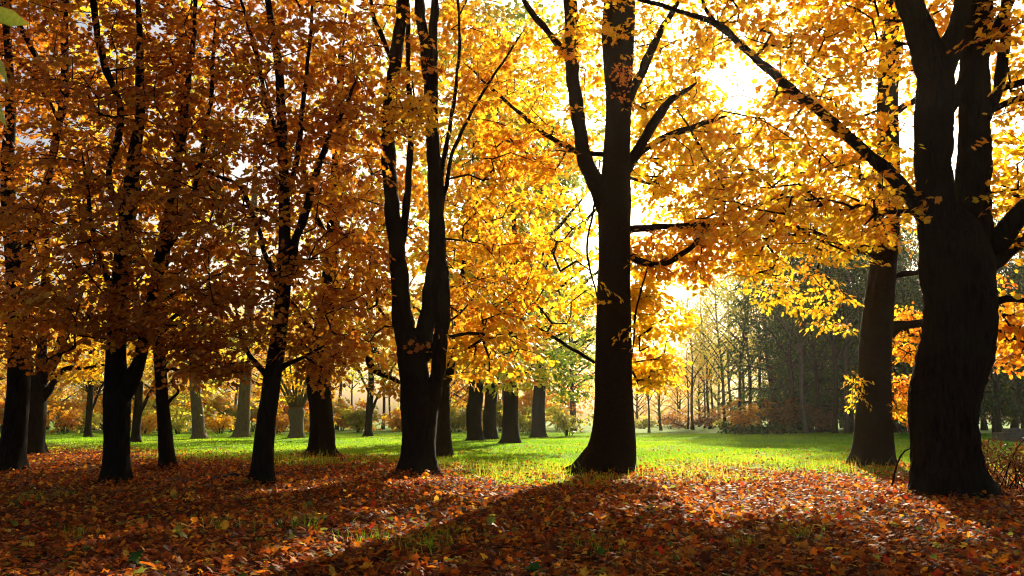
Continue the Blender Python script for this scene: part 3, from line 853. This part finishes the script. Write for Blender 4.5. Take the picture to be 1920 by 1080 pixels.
PALE = [
    ('poplar_tree', 'short pale trunk in the golden haze behind the left lawn', 52.0, [(374, 824, 30), (373, 812, 24), (371, 780, 21), (367, 740, 19), (363, 690, 17), (360, 620, 14), (358, 520, 10), (350, 380, 6)], 'lime', 365),
    ('poplar_tree', 'tall pale grey trunk leaning right in the golden haze', 58.0, [(453, 820, 32), (454, 806, 26), (457, 770, 23), (460, 720, 21), (464, 650, 20), (468, 580, 18), (472, 500, 16), (476, 400, 12), (480, 250, 8)], 'gold', 480),
    ('pollard_willow', 'squat bushy-topped pollard stump behind the left lawn', 53.0, [(556, 824, 30), (556, 812, 26), (556, 790, 26), (556, 772, 30), (556, 764, 24)], 'gold', 556),
]
for q, (nm, lb, dp, tr, lf, x) in enumerate(PALE):
    lmb = [tr]
    if q < 2:
        for s in range(4):
            sx = (-1) ** s
            a = tr[4 + s // 2]
            lmb.append([(a[0], a[1], a[2] * .4), (a[0] + sx * 40, a[1] - 40, a[2] * .3), (a[0] + sx * 90, a[1] - 60, a[2] * .2), (a[0] + sx * 140, a[1] - 50, a[2] * .1)])
        bl = [(x, 420, 110, 170, 0, 4, 60, 1.9), (x + 20, 640, 100, 60, 0, 3, 36, 1.6), (x + 10, 740, 50, 40, 1, 2, 16, 1.3), (x, 180, 120, 130, 0, 4, 40, 2.2)]
    else:
        for s in range(9):
            an = -0.9 + s * 0.225
            lmb.append([(x + an * 10, 770, 7), (x + an * 24, 740, 5), (x + an * 44, 705, 4), (x + an * 62, 655, 2)])
        bl = [(x, 700, 80, 60, 0, 2.5, 60, 1.3, .1), (x, 620, 70, 60, 0, 2.5, 36, 1.4, .1)]
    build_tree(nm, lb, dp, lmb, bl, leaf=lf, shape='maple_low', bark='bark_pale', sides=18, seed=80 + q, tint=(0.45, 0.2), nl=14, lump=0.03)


# ------------------------------------------------------------------ far woodland: a few built trees, copied one by one
def far_tree_proto(kind, seed):
    """returns trunk mesh, crown mesh in metres at the origin (height about 16 m)"""
    g = np.random.default_rng(seed)
    if kind == 'slender':
        H, r, lean = 15.0, 0.17, g.normal(0, 1.1)
    elif kind == 'dark':
        H, r, lean = 18.0, 0.30, g.normal(0, 0.5)
    else:
        H, r, lean = 14.0, 0.33, g.normal(0, 0.7)
    zz = np.linspace(-0.1, H, 16)
    path = np.stack([lean * (np.clip(zz, 0, None) / H) ** 1.5 + 0.10 * np.sin(zz * 0.7 + seed), 0.15 * np.sin(zz * 0.5 + seed * 2), zz, r * (1 - 0.85 * zz / H)], 1)
    path[0, 3] *= 1.5
    tubes = [tube(path, 9, 0, 0.05, seed)]
    cents, dirs = [], []
    nb = {'slender': 18, 'dark': 40, 'round': 24}[kind]
    p0s, p1s, r0s, r1s = [], [], [], []
    for b in range(nb):
        lo = {'slender': 0.28, 'dark': 0.08, 'round': 0.12}[kind]
        t = lo + (0.97 - lo) * (b + g.uniform(0, 1)) / nb
        k = t * (len(path) - 1)
        i = int(min(k, len(path) - 2))
        o = path[i, :3] + (path[i + 1, :3] - path[i, :3]) * (k - i)
        an = b * 2.4 + g.uniform(-.5, .5)
        if kind == 'slender':
            L, up = (1 - t) * 4.5 + 1.2, 0.8
        elif kind == 'dark':
            L, up = (1 - t) * 4.2 + 1.0, 0.0
        else:
            L, up = 5.2 * math.sin(math.pi * min(1, 0.18 + 0.75 * (t - lo) / (1 - lo))) + 0.7, 0.45
        e = o + np.array([math.cos(an), math.sin(an), up + g.normal(0, 0.12)]) * L
        mid = (o + e) / 2 + np.array([0, 0, 0.12 * L]) + g.normal(0, 0.1, 3)
        rb = r * (1 - t) * 0.5 + 0.025
        bp = catmull(np.array([(*o, rb), (*mid, rb * 0.6), (*e, 0.012)]), 0.7)
        tubes.append(tube(bp, 5, 0, 0, b))
        m = {'slender': 20, 'dark': 17, 'round': 24}[kind]
        for q in range(m):
            u = g.uniform(0.25, 1.08)
            c = o + (e - o) * u + g.normal(0, 0.16 * L + 0.15, 3) * np.array([1, 1, 0.7])
            if c[2] > (0.8 if kind != 'slender' else 2.0):
                cents.append(c)
                dirs.append(e - o)
    cents, dirs = np.array(cents), np.array(dirs)
    nl, size, length = {'slender': (9, 0.20, 1.0), 'dark': (14, 0.26, 1.2), 'round': (13, 0.27, 1.2)}[kind]
    pos, R, sz, si = spray_leaves(cents, dirs, g, nl, length, size, 0.35, 0.8)
    cl = g.normal(0, 0.15, len(cents))
    tn = np.clip(0.5 + cl[si] + g.normal(0, 0.2, len(pos)), 0, 1)
    V, F, k = place_leaves('quad', pos, R, sz)
    return tubes_mesh('trunk', tubes), mesh_np('crown', V, F, tint=np.repeat(tn, k))


PROTO = {}
for kind in ('slender', 'round', 'dark'):
    for v in range(3):
        PROTO[(kind, v)] = far_tree_proto(kind, 200 + v * 7 + len(kind))


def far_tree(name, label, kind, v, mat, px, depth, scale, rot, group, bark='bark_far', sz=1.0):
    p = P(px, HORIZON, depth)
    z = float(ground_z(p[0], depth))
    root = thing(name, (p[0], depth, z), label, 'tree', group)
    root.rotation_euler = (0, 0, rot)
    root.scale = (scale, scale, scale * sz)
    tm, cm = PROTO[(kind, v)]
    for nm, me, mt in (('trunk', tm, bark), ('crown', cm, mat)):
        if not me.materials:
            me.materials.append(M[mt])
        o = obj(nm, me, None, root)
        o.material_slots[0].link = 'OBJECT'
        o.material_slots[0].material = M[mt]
        if nm == 'crown':
            o['kind'] = 'stuff'
    return root


rg = random.Random(5)
# golden wood behind the lawn, left and middle
k = 0
for px in range(-160, 1200, 62):
    for row in range(2):
        x = px + rg.uniform(-25, 25) + row * 30
        if 1090 < x:
            continue
        dp = (90 if row == 0 else 112) + rg.uniform(-6, 8)
        kind = 'slender' if 600 < x < 800 or rg.random() < 0.3 else 'round'
        mat = rg.choice(['gold', 'amber', 'gold', 'lime', 'beech'])
        side = 'left' if x < 600 else 'middle'
        tone = {'gold': 'golden yellow', 'amber': 'amber', 'lime': 'yellow green', 'beech': 'orange'}[mat]
        form = 'slender' if kind == 'slender' else 'round-crowned'
        far_tree('woodland_tree', f'{form} {tone} tree in the hazy wood behind the {side} of the lawn', kind, k % 3, mat, x, dp, rg.uniform(0.85, 1.2), rg.uniform(0, 6.28), f'{form} {tone} trees behind the {side} of the lawn')
        k += 1
# misty tall trees in the gap right of the beech
for i, (px, dp, s, v, mat, lean) in enumerate([(1216, 76, 0.62, 0, 'amber', 0.3), (1240, 84, 0.8, 1, 'amber', 2), (1290, 92, 0.62, 2, 'amber', 1), (1322, 100, 0.8, 0, 'gold', 4), (1385, 80, 1.18, 1, 'lime', 0.1), (1360, 86, 1.15, 2, 'lime', 3.3), (1405, 82, 1.25, 0, 'lime', 5.0), (1340, 105, 1.0, 1, 'lime', 2.6), (1300, 88, 0.95, 1, 'lime', 1.4), (1425, 84, 1.2, 2, 'lime', 0.8), (1330, 96, 1.1, 0, 'gold', 3.0), (1372, 98, 1.2, 2, 'lime', 4.4), (1400, 110, 1.2, 1, 'lime', 1.9), (1310, 118, 0.9, 2, 'amber', 0.2), (1270, 112, 0.7, 0, 'gold', 5.5)]):
    lbl = f"{'nearer' if dp < 90 else 'farther'} slender misty tree in the sunlit gap, {'close to the tall beech' if px < 1305 else 'close to the dark wood'}"
    far_tree('woodland_tree', lbl, 'slender', v, mat, px, dp, s, lean, lbl.replace('tree', 'trees', 1), sz=1.05)
for i, (px, dp, s, v, mat) in enumerate([(1195, 124, .75, 0, 'amber'), (1235, 132, .7, 1, 'lime'), (1275, 126, .62, 2, 'amber'), (1312, 134, .8, 0, 'lime'), (1350, 128, .9, 1, 'lime'), (1395, 132, 1.0, 2, 'lime')]):
    tone = 'amber' if mat == 'amber' else 'yellow green'
    far_tree('woodland_tree', f'round-crowned {tone} tree at the far end of the misty gap', 'round', v, mat, px, dp, s, i * 1.1, f'round {tone} trees at the far end of the misty gap')
# dark wood on the right
k = 0
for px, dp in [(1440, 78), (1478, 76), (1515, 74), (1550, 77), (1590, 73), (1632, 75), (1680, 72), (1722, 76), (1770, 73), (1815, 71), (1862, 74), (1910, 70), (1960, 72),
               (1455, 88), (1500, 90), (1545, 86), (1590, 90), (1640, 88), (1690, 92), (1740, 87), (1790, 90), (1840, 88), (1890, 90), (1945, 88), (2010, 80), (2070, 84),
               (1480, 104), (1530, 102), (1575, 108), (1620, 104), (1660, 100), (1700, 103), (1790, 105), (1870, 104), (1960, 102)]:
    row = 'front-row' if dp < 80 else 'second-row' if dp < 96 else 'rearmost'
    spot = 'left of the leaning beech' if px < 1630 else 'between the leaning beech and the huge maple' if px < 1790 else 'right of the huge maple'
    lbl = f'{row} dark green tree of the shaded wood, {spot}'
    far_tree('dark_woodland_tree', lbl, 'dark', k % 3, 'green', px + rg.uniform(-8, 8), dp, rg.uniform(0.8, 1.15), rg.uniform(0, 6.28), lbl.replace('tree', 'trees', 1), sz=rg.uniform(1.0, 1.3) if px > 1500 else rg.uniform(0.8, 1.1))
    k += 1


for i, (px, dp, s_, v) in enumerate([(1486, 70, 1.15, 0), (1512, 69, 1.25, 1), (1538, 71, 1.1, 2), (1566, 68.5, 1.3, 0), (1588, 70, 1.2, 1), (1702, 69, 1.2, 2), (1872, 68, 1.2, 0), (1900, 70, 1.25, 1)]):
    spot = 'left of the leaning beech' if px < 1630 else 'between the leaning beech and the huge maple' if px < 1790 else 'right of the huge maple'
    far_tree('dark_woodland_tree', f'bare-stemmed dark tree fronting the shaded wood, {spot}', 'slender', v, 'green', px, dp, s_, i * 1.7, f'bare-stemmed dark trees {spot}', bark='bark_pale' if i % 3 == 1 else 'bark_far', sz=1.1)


# ------------------------------------------------------------------ shrubs
def shrub(name, label, px, depth, w, h, mat, seed, n=60, group=None, size=0.16, sc_=1.2):
    g = np.random.default_rng(seed)
    p = P(px, HORIZON, depth)
    base = np.array([p[0], depth, float(ground_z(p[0], depth))])
    root = thing(name, tuple(base), label, 'shrub', group)
    cents, dirs, tubes = [], [], []
    for b in range(max(6, n // 7)):
        an = g.uniform(0, 6.28)
        e = np.array([math.cos(an) * w * g.uniform(.2, 1), math.sin(an) * min(w, 1.6) * g.uniform(.2, 1), h * g.uniform(.5, 1)])
        tubes.append(tube(catmull(np.array([(e[0] * .1, e[1] * .1, -.05, .03), (e[0] * .45, e[1] * .45, e[2] * .6, .02), (*e, .006)]), .4), 4, 0, 0, b))
        for q in range(7):
            u = g.uniform(.25, 1.05)
            cents.append(np.array([e[0] * u, e[1] * u, max(.12, e[2] * (u ** .7))]) + g.normal(0, .18, 3) * [w * .35, .8, .6])
            dirs.append(e)
    cents = np.array(cents)
    cents[:, 2] = np.maximum(cents[:, 2], 0.1)
    pos, R, sz, si = spray_leaves(cents, np.array(dirs), g, 16, .7, size, .3, .5, np.full(len(cents), sc_))
    pos[:, 2] = np.maximum(pos[:, 2], 0.03)
    V, F, k = place_leaves('maple_low', pos, R, sz)
    obj('stems', tubes_mesh('stems', tubes), M['twig'], root)
    obj('foliage', mesh_np('foliage', V, F, tint=np.repeat(np.clip(g.normal(.5, .25, len(pos)), 0, 1), k)), M[mat], root, kind='stuff')


shrub('shrub', 'russet bush at the foot of the dark wood, left one', 1400, 71, 2.6, 3.0, 'amber', 301, 90)
shrub('shrub', 'brown bush in the shade at the foot of the dark wood', 1470, 70, 3.0, 3.2, 'brown', 302, 110)
shrub('shrub', 'dim brown bush nearest the leaning beech under the dark wood', 1535, 71, 2.6, 2.4, 'brown', 303, 70)
shrub('shrub', 'low dark green bramble mound on the far lawn edge', 1425, 66, 4.2, 0.8, 'green', 304, 110)
for i, (px, dp, w, h, mat, lb) in enumerate([
        (120, 66, 3.2, 2.6, 'amber', 'orange bush left of the thick forked trunk, across the lawn'),
        (165, 68, 2.6, 2.2, 'lime', 'yellow green bush beside the orange one across the left lawn'),
        (270, 66, 2.8, 1.9, 'gold', 'golden bush between the thick and the thin left trunks'),
        (335, 64, 2.2, 2.4, 'lime', 'light green bush just right of the thin left trunk'),
        (415, 68, 2.6, 1.8, 'gold', 'golden bush between the two pale trunks'),
        (520, 67, 2.4, 2.2, 'amber', 'amber bush left of the pollard stump'),
        (590, 70, 2.4, 1.8, 'gold', 'golden bush right of the pollard stump'),
        (680, 84, 5.0, 1.8, 'amber', 'low amber thicket under the slender stems'),
        (860, 76, 3.0, 2.4, 'lime', 'pale green bush left of the three grouped trunks'),
        (985, 66, 2.4, 2.2, 'lime', 'green bush right of the three grouped trunks'),
        (1065, 60, 2.2, 2.6, 'lime', 'sunlit green bush close to the tall beech on its left'),
        (1255, 100, 4.0, 2.6, 'amber', 'faint orange thicket in the misty gap'), (1205, 96, 3.4, 1.6, 'lime', 'low green thicket at the far end of the lawn beside the tall beech'), (1290, 94, 3.4, 1.4, 'brown', 'low brown thicket in the middle of the misty gap'), (1370, 90, 3.2, 1.5, 'lime', 'low green thicket under the right misty trees'), (1330, 96, 3.6, 3.0, 'brown', 'faint brown thicket at the left foot of the misty trees')]):
    shrub('shrub', lb, px, dp, w, h, mat, 320 + i, 70)
for i in range(22):
    px = -40 + i * 52 + rg.uniform(-18, 18)
    mat = ['gold', 'amber', 'lime', 'gold', 'lime'][i % 5]
    tone = {'gold': 'golden', 'amber': 'amber', 'lime': 'pale green', 'beech': 'orange'}[mat]
    shrub('thicket_shrub', f'{tone} bush in the hazy thicket across the far side of the lawn', px, rg.uniform(76, 90), rg.uniform(2.4, 3.6), rg.uniform(2.6, 5.2), mat, 360 + i, 84,
          f'{tone} bushes in the hazy thicket', 0.2, 1.5)

# ------------------------------------------------------------------ leaf litter, grass, weeds
def litter():
    g = np.random.default_rng(99)
    N = 200000
    y = 5.5 + (g.uniform(0, 1, N) ** 1.2) * 33.0
    x = g.uniform(-1, 1, N) * (y * 0.70 + 2.0)
    e = lawn_edge(x, y)
    pr = np.where(e < -4.0, 1.0, np.clip(1.0 - (e + 4.0) / 9.0, 0.14, 1.0) ** 1.3)
    pr = pr * np.clip(0.78 + 0.3 * np.sin(x * 1.1 + 2 * np.sin(y * .7)) * np.sin(y * 0.9 + x * .3), 0.3, 1.0)
    keep = g.uniform(0, 1, N) < pr
    x, y = x[keep], y[keep]
    n = len(x)
    z = ground_z(x, y) + g.uniform(0.004, 0.05, n)
    # leaves heaped against the trunks
    for px, dp, r in [(1782, 14.6, .85), (1636, 23.0, .62), (1148, 21.8, .95), (784, 20.3, .55), (490, 17.3, .3), (216, 17.3, .34), (314, 21.3, .27), (20, 21.0, .45), (602, 29.0, .6)]:
        c = P(px, HORIZON, dp)
        m = 420
        an = g.uniform(0, 6.28, m)
        rr = r + np.abs(g.normal(0, .32, m))
        xx, yy = c[0] + rr * np.cos(an), dp + rr * np.sin(an)
        x, y = np.concatenate([x, xx]), np.concatenate([y, yy])
        z = np.concatenate([z, ground_z(xx, yy) + .02 + .16 * np.exp(-(rr - r) / .25) * g.uniform(0, 1, m)])
    n = len(x)
    pos = np.stack([x, y, z], 1)
    pit = g.normal(0.0, 0.42, n)
    rol = g.normal(0.0, 0.42, n)
    up = g.uniform(0, 1, n) < 0.12
    pit[up] += g.normal(0, 0.6, up.sum())
    R = rot_zyx(g.uniform(0, 6.28, n), pit, rol)
    sz = g.uniform(0.042, 0.10, n) * np.where(g.uniform(0, 1, n) < 0.12, 1.3, 1.0)
    tn = np.clip(g.beta(1.25, 1.9, n), 0, 0.93)
    r = g.uniform(0, 1, n)
    tn[r < 0.035] = 0.957
    tn[r > 0.972] = 1.0
    order = np.argsort(y)
    # the nearest three hundred in the picture are single leaves
    vis = np.abs(x) < y * 0.635
    dist = -((y * CT) - (EYE * ST))
    yv = 782 + FPX * EYE / y
    cand = [q for q in order if vis[q] and yv[q] < 1072][:300]
    single = np.zeros(n, bool)
    single[cand] = True
    names = ['dark brown', 'red brown', 'rust', 'orange', 'tan', 'yellow', 'red', 'green']
    edges = [0.16, 0.36, 0.58, 0.74, 0.86, 0.94, 0.97, 1.01]
    data = {}
    mats = {'fallen_maple': 'maple', 'fallen_beech': 'beech'}
    for q in cand:
        lv = next(a for a, b in enumerate(edges) if tn[q] < b)
        shp = 'maple' if (q % 4) else 'beech'
        key = (shp, lv)
        if key not in data:
            V, T = leaf_shape(shp)
            if shp == 'maple':
                V = V.copy()
                V[:, 2] *= 2.2
            tv = [0.08, 0.27, 0.48, 0.67, 0.80, 0.91, 0.957, 1.0][lv]
            data[key] = mesh_np('fallen_leaf', V, T, tint=np.full(len(V), tv))
            data[key].materials.append(M['fallen'])
        o = bpy.data.objects.new('fallen_leaf', data[key])
        o.matrix_world = Matrix([[*(R[q, a] * sz[q]), pos[q, a]] for a in range(3)] + [[0, 0, 0, 1]])
        kindw = 'lobed' if shp == 'maple' else 'oval'
        o['label'] = f'{names[lv]} {kindw} fallen leaf at the bottom edge of the picture'
        o['category'] = 'leaf'
        o['group'] = f'{names[lv]} {kindw} fallen leaves at the bottom edge'
        COL.objects.link(o)
    m1 = ~single & (np.arange(n) % 4 != 0)
    m2 = ~single & (np.arange(n) % 4 == 0)
    far = y > 9.5
    out, tt, nv = [], [], 0
    Vs, Fs, Ts = [], [], []
    for mask, shp in ((m1 & ~far, 'maple'), (m1 & far, 'maple_low'), (m2, 'beech')):
        V, F, k = place_leaves(shp, pos[mask], R[mask], sz[mask])
        Vs.append(V)
        Fs.append(F + nv)
        Ts.append(np.repeat(tn[mask], k))
        nv += len(V)
    obj('leaf_litter', mesh_np('leaf_litter', np.vstack(Vs), np.vstack(Fs), tint=np.concatenate(Ts)), M['fallen'], kind='stuff',
        label='carpet of rust and orange fallen leaves under the trees', category='leaves')


litter()


def blades(name, x, y, h, w, g, tint, label, bend=0.35):
    n = len(x)
    z = ground_z(x, y) - 0.01
    an = g.uniform(0, 6.28, n)
    bd = g.uniform(0, 6.28, n)
    b = h * np.abs(g.normal(0, bend, n))
    p = np.stack([x, y, z], 1)
    s = np.stack([np.cos(an), np.sin(an), np.zeros(n)], 1) * w[:, None] * 0.5
    t = np.stack([np.cos(bd) * b, np.sin(bd) * b, h], 1)
    mid = np.stack([np.cos(bd) * b * .3, np.sin(bd) * b * .3, h * .6], 1)
    if name == 'grass':
        V = np.stack([p - s, p + s, p + t], 1).reshape(-1, 3)
        obj(name, mesh_np(name, V, np.arange(n * 3).reshape(-1, 3), tint=np.repeat(tint, 3)), M['grass'], kind='stuff', label=label, category='grass')
        return
    V = np.stack([p - s, p + s, p + mid - s * .7, p + mid + s * .7, p + t], 1).reshape(-1, 3)
    i = (np.arange(n) * 5)[:, None]
    T = np.concatenate([i + np.array([[0, 1, 3]]), i + np.array([[0, 3, 2]]), i + np.array([[2, 3, 4]])], 0)
    obj(name, mesh_np(name, V, T, tint=np.repeat(tint, 5)), M['grass'], kind='stuff', label=label, category='grass')


def grasses():
    g = np.random.default_rng(123)
    N = 420000
    y = 17 + 53 * g.uniform(0, 1, N) ** 1.7
    x = g.uniform(-1, 1, N) * (y * 0.68 + 1)
    e = lawn_edge(x, y)
    keep = g.uniform(0, 1, N) < np.clip((e + 5.0) / 9.0, 0.0, 1)
    x, y, e = x[keep], y[keep], e[keep]
    n = len(x)
    h = g.uniform(0.035, 0.085, n) * (1 + 0.4 * np.sin(x * .8) * np.sin(y * .6))
    w = g.uniform(0.012, 0.024, n) * (1 + y / 25)
    blades('grass', x, y, h, w, g, np.clip(g.normal(.5, .17, n) + .16 * np.sin(x * .45 + np.sin(y * .3)) * np.sin(y * .37) + np.clip(.15 - e * .02, 0, .18), 0, .95), 'short green lawn grass beyond the leaf carpet')
    # taller dry grass along the lawn edge
    N = 13000
    y = 16 + 14 * g.uniform(0, 1, N)
    x = g.uniform(-1, 1, N) * (y * 0.66)
    e = lawn_edge(x, y)
    keep = (np.abs(e + 0.5) < 3) & (g.uniform(0, 1, N) < 0.5 + 0.5 * np.sin(x * 1.9) * np.sin(y * 1.3))
    x, y = x[keep], y[keep]
    n = len(x)
    blades('tall_grass', x, y, g.uniform(.12, .38, n), g.uniform(.006, .014, n), g, np.clip(g.normal(.88, .12, n), 0, 1), 'taller dry yellow grass along the lawn edge', .45)
    # green tufts in the leaf carpet
    xs, ys = [], []
    for px, py in [(820, 1020), (850, 1000), (790, 1030), (700, 1010), (560, 985), (585, 975), (420, 990), (1490, 1010), (1100, 1020), (1380, 1025), (150, 1000), (60, 935), (130, 930)]:
        dp = EYE * FPX / (py - HORIZON)
        c = P(px, HORIZON, dp)
        m = 46
        xs.append(c[0] + g.normal(0, .16, m))
        ys.append(dp + g.normal(0, .2, m))
    x, y = np.concatenate(xs), np.concatenate(ys)
    n = len(x)
    blades('grass_tufts', x, y, g.uniform(.08, .22, n), g.uniform(.005, .009, n), g, np.clip(g.normal(.4, .25, n), 0, 1), 'thin green grass tufts poking through the leaf carpet', .6)


grasses()


def seedling(px, py, h, label, leaves, mat, seed):
    g = np.random.default_rng(seed)
    dp = EYE * FPX / (py - HORIZON)
    p = P(px, HORIZON, dp)
    base = np.array([p[0], dp, float(ground_z(p[0], dp))])
    root = thing('seedling', tuple(base), label, 'plant')
    path = catmull(np.array([(0, 0, -.02, .004), (.01, 0, h * .5, .003), (.03 * g.normal(), 0, h, .002)]), .05)
    obj('stem', tubes_mesh('stem', [tube(path, 5, 0, 0, seed)]), M['twig'], root)
    for q in range(leaves):
        an = q * 2.4 + g.uniform(-.3, .3)
        zz = h * (.55 + .45 * q / max(1, leaves - 1))
        R = rot_zyx(np.array([an]), np.array([g.uniform(.1, .7)]), np.array([g.normal(0, .2)]))[0]
        s = g.uniform(.09, .15)
        o = bpy.data.objects.new('leaf', leaf_data('maple', mat, int(g.integers(1, 5))))
        o.parent = root
        o.matrix_local = Matrix([[*(R[a] * s), (0, 0, zz)[a]] for a in range(3)] + [[0, 0, 0, 1]])
        COL.objects.link(o)


for i, (px, py, h, lb, n, mt) in enumerate([
        (922, 992, .22, 'yellow-leaved maple seedling in the middle of the leaf carpet', 4, 'lime'),
        (800, 905, .3, 'small pinkish-leaved sapling right at the foot of the two-stemmed tree', 6, 'beech'),
        (712, 882, .45, 'thin upright weed left of the two-stemmed tree', 5, 'lime'),
        (350, 1010, .2, 'green seedling in the shaded leaves below the slim leaning tree', 4, 'lime'),
        (275, 1050, .14, 'dark green seedling at the bottom left of the leaf carpet', 3, 'green'),
        (1000, 1068, .12, 'green seedling at the bottom edge below the middle', 3, 'green'),
        (1120, 1035, .1, 'tiny green shoot right of the middle near the bottom', 3, 'green'),
        (1680, 905, .3, 'reddish weed at the foot of the leaning beech', 6, 'brown'),
        (860, 880, .3, 'dry weed on the lawn edge right of the two-stemmed tree', 5, 'amber')]):
    seedling(px, py, h, lb, n, mt, 500 + i)


def stick(name, label, pts, cat, rad):
    base = np.array(pts[0])
    path = catmull(np.array([(*(np.array(q) - base), r) for q, r in zip(pts, rad)]), .12)
    return obj(name, tubes_mesh(name, [tube(path, 8, 0, .06, 3)]), M['twig'], None, tuple(base), label=label, category=cat)


def G(px, py, up=0.03):
    dp = EYE * FPX / (py - HORIZON)
    p = P(px, HORIZON, dp)
    return np.array([p[0], dp, float(ground_z(p[0], dp)) + up])


stick('fallen_branch', 'dark fallen branch lying left of the slim leaning tree', [G(400, 897), G(425, 893, .06), G(450, 891, .07), G(478, 896)], 'branch', [.012, .03, .035, .03])
d0 = 15.6
stick('dead_branch', 'dead bent branch leaning against the left of the huge maple', [P(1672, 915, d0), P(1682, 870, d0), P(1697, 845, d0), P(1722, 838, d0 - .2)], 'branch', [.02, .018, .015, .01])


def ground_twigs():
    g = np.random.default_rng(55)
    parts = []
    for q in range(130):
        y = 6.5 + 15 * g.uniform() ** 1.2
        x = g.uniform(-.66, .66) * y
        L, an = g.uniform(.12, .5), g.uniform(0, 3.14)
        d = np.array([math.cos(an), math.sin(an), 0]) * L
        o = np.array([x, y, float(ground_z(x, y)) + .045])
        r = g.uniform(.002, .006)
        path = catmull(np.array([(*o, r), (*(o + d * .5 + np.array([0, g.normal(0, .03), .025])), r * .8), (*(o + d + np.array([0, 0, .01])), r * .4)]), .1)
        parts.append(tube(path, 4, 0, 0, q))
    obj('fallen_twigs', tubes_mesh('fallen_twigs', parts), M['twig'], kind='stuff', label='thin fallen twigs strewn over the leaf carpet', category='twigs')


ground_twigs()


def bramble():
    g = np.random.default_rng(77)
    dp = 16.2
    p = P(1890, HORIZON, dp)
    base = np.array([p[0], dp, float(ground_z(p[0], dp))])
    root = thing('bramble_bush', tuple(base), 'tangle of bare dark bramble stems at the right edge', 'shrub')
    cents, dirs = [], []
    for q in range(60):
        an = g.uniform(0, 6.28)
        L = g.uniform(.5, 1.7)
        o = np.array([g.uniform(-.6, 1.1), g.uniform(-.5, .8), -.03])
        e = o + np.array([math.cos(an) * L * .8, math.sin(an) * L * .8, g.uniform(.05, 1.15)])
        mid = (o + e) / 2 + np.array([g.normal(0, .12), 0, L * g.uniform(.1, .35)])
        path = catmull(np.array([(*o, .011), (*mid, .008), (*e, .003)]), .12)
        obj('stem', tubes_mesh('stem', [tube(path, 5, 0, .05, q)]), M['twig'], root)
        for _ in range(7):
            u = g.uniform(-.2, 1)
            cents.append(mid + (e - mid) * u)
            dirs.append(e - o)
    pos, R, sz, si = spray_leaves(np.array(cents), np.array(dirs), g, 8, .4, .07, .3, .3)
    V, F, k = place_leaves('beech', pos, R, sz)
    obj('foliage', mesh_np('foliage', V, F, tint=np.repeat(np.clip(g.normal(.2, .2, len(pos)), 0, 1), k)), M['brown'], root, kind='stuff')


bramble()


def stone_block():
    m = bark_material('weathered_stone', (0.10, 0.09, 0.075), (0.24, 0.21, 0.17), scale=(3, 3, 3), bump=0.4)
    dp = 46.0
    p = P(1905, HORIZON, dp)
    base = np.array([p[0], dp, float(ground_z(p[0], dp))])
    root = thing('stone_block', tuple(base), 'low grey stone block on the grass behind the brambles', 'stone')
    import bmesh
    for nm, sx, sy, z0, z1, dx in (('plinth', 1.15, .6, -.1, .55, 0), ('cap', .8, .45, .552, .78, .15)):
        bm = bmesh.new()
        bmesh.ops.create_cube(bm, size=1)
        for v in bm.verts:
            v.co = ((v.co.x * 2 * sx) + dx, v.co.y * 2 * sy, z0 + (v.co.z + .5) * (z1 - z0))
        bmesh.ops.bevel(bm, geom=bm.edges[:], offset=.05, segments=2, affect='EDGES')
        me = bpy.data.meshes.new(nm)
        bm.to_mesh(me)
        bm.free()
        obj(nm, me, m, root)


stone_block()


def near_spray():
    """leaves hanging into the top left corner close to the camera"""
    dp = 1.7
    a = P(-170, -130, dp)
    root = thing('hanging_twig', tuple(a), 'blurred green leaves hanging into the top left corner', 'twig')
    tw = np.array([P(-170, -130, dp), P(-90, -20, dp), P(-40, 40, dp), P(-20, 130, dp), P(-30, 190, dp)]) - a
    obj('twig', tubes_mesh('twig', [tube(catmull(np.array([(*t, .003) for t in tw]), .03), 6, 0, 0, 1)]), M['twig'], root)
    V, T = leaf_shape('beech')
    V = V * np.array([1, .42, 1])
    for i, (x0, y0, x1, y1, rl) in enumerate([(-50, 12, 66, 48, 1.2), (-28, 98, 32, 156, .7), (-46, 180, 36, 235, .8)]):
        p0, p1 = P(x0, y0, dp), P(x1, y1, dp - .04 * i)
        d = p1 - p0
        L = np.linalg.norm(d)
        me = mesh_np('leaf', V, T, tint=np.linspace(1.0, .45, len(V)))
        ex = d / L
        ez = np.cross(ex, np.array([0, 1.0, 0]))
        ez /= np.linalg.norm(ez)
        ey = np.cross(ez, ex)
        ez2 = ez * math.cos(rl) + ey * math.sin(rl)
        ey2 = np.cross(ez2, ex)
        o = obj('leaf', me, M['lime'], root)
        pa = p0 - a
        o.matrix_local = Matrix([[ex[q] * L, ey2[q] * L, ez2[q] * L, pa[q]] for q in range(3)] + [[0, 0, 0, 1]])


near_spray()


# ------------------------------------------------------------------ haze
def haze():
    m, nt, out = nodes_of('haze')
    v = nt.nodes.new('ShaderNodeVolumePrincipled')
    v.inputs['Color'].default_value = (1.0, 0.93, 0.80, 1)
    v.inputs['Density'].default_value = 0.0002
    v.inputs['Anisotropy'].default_value = 0.62
    nt.links.new(v.outputs[0], out.inputs['Volume'])
    x0, x1, y0, y1, z0, z1 = -190, 190, -70, 290, -1.4, 27
    V = np.array([(x, y, z) for z in (z0, z1) for y in (y0, y1) for x in (x0, x1)], float)
    Q = np.array([(0, 2, 3, 1), (4, 5, 7, 6), (0, 1, 5, 4), (2, 6, 7, 3), (0, 4, 6, 2), (1, 3, 7, 5)])
    obj('haze', mesh_np('haze', V, quads=Q), m, kind='stuff', label='thin pale morning haze filling the park', category='haze')


haze()
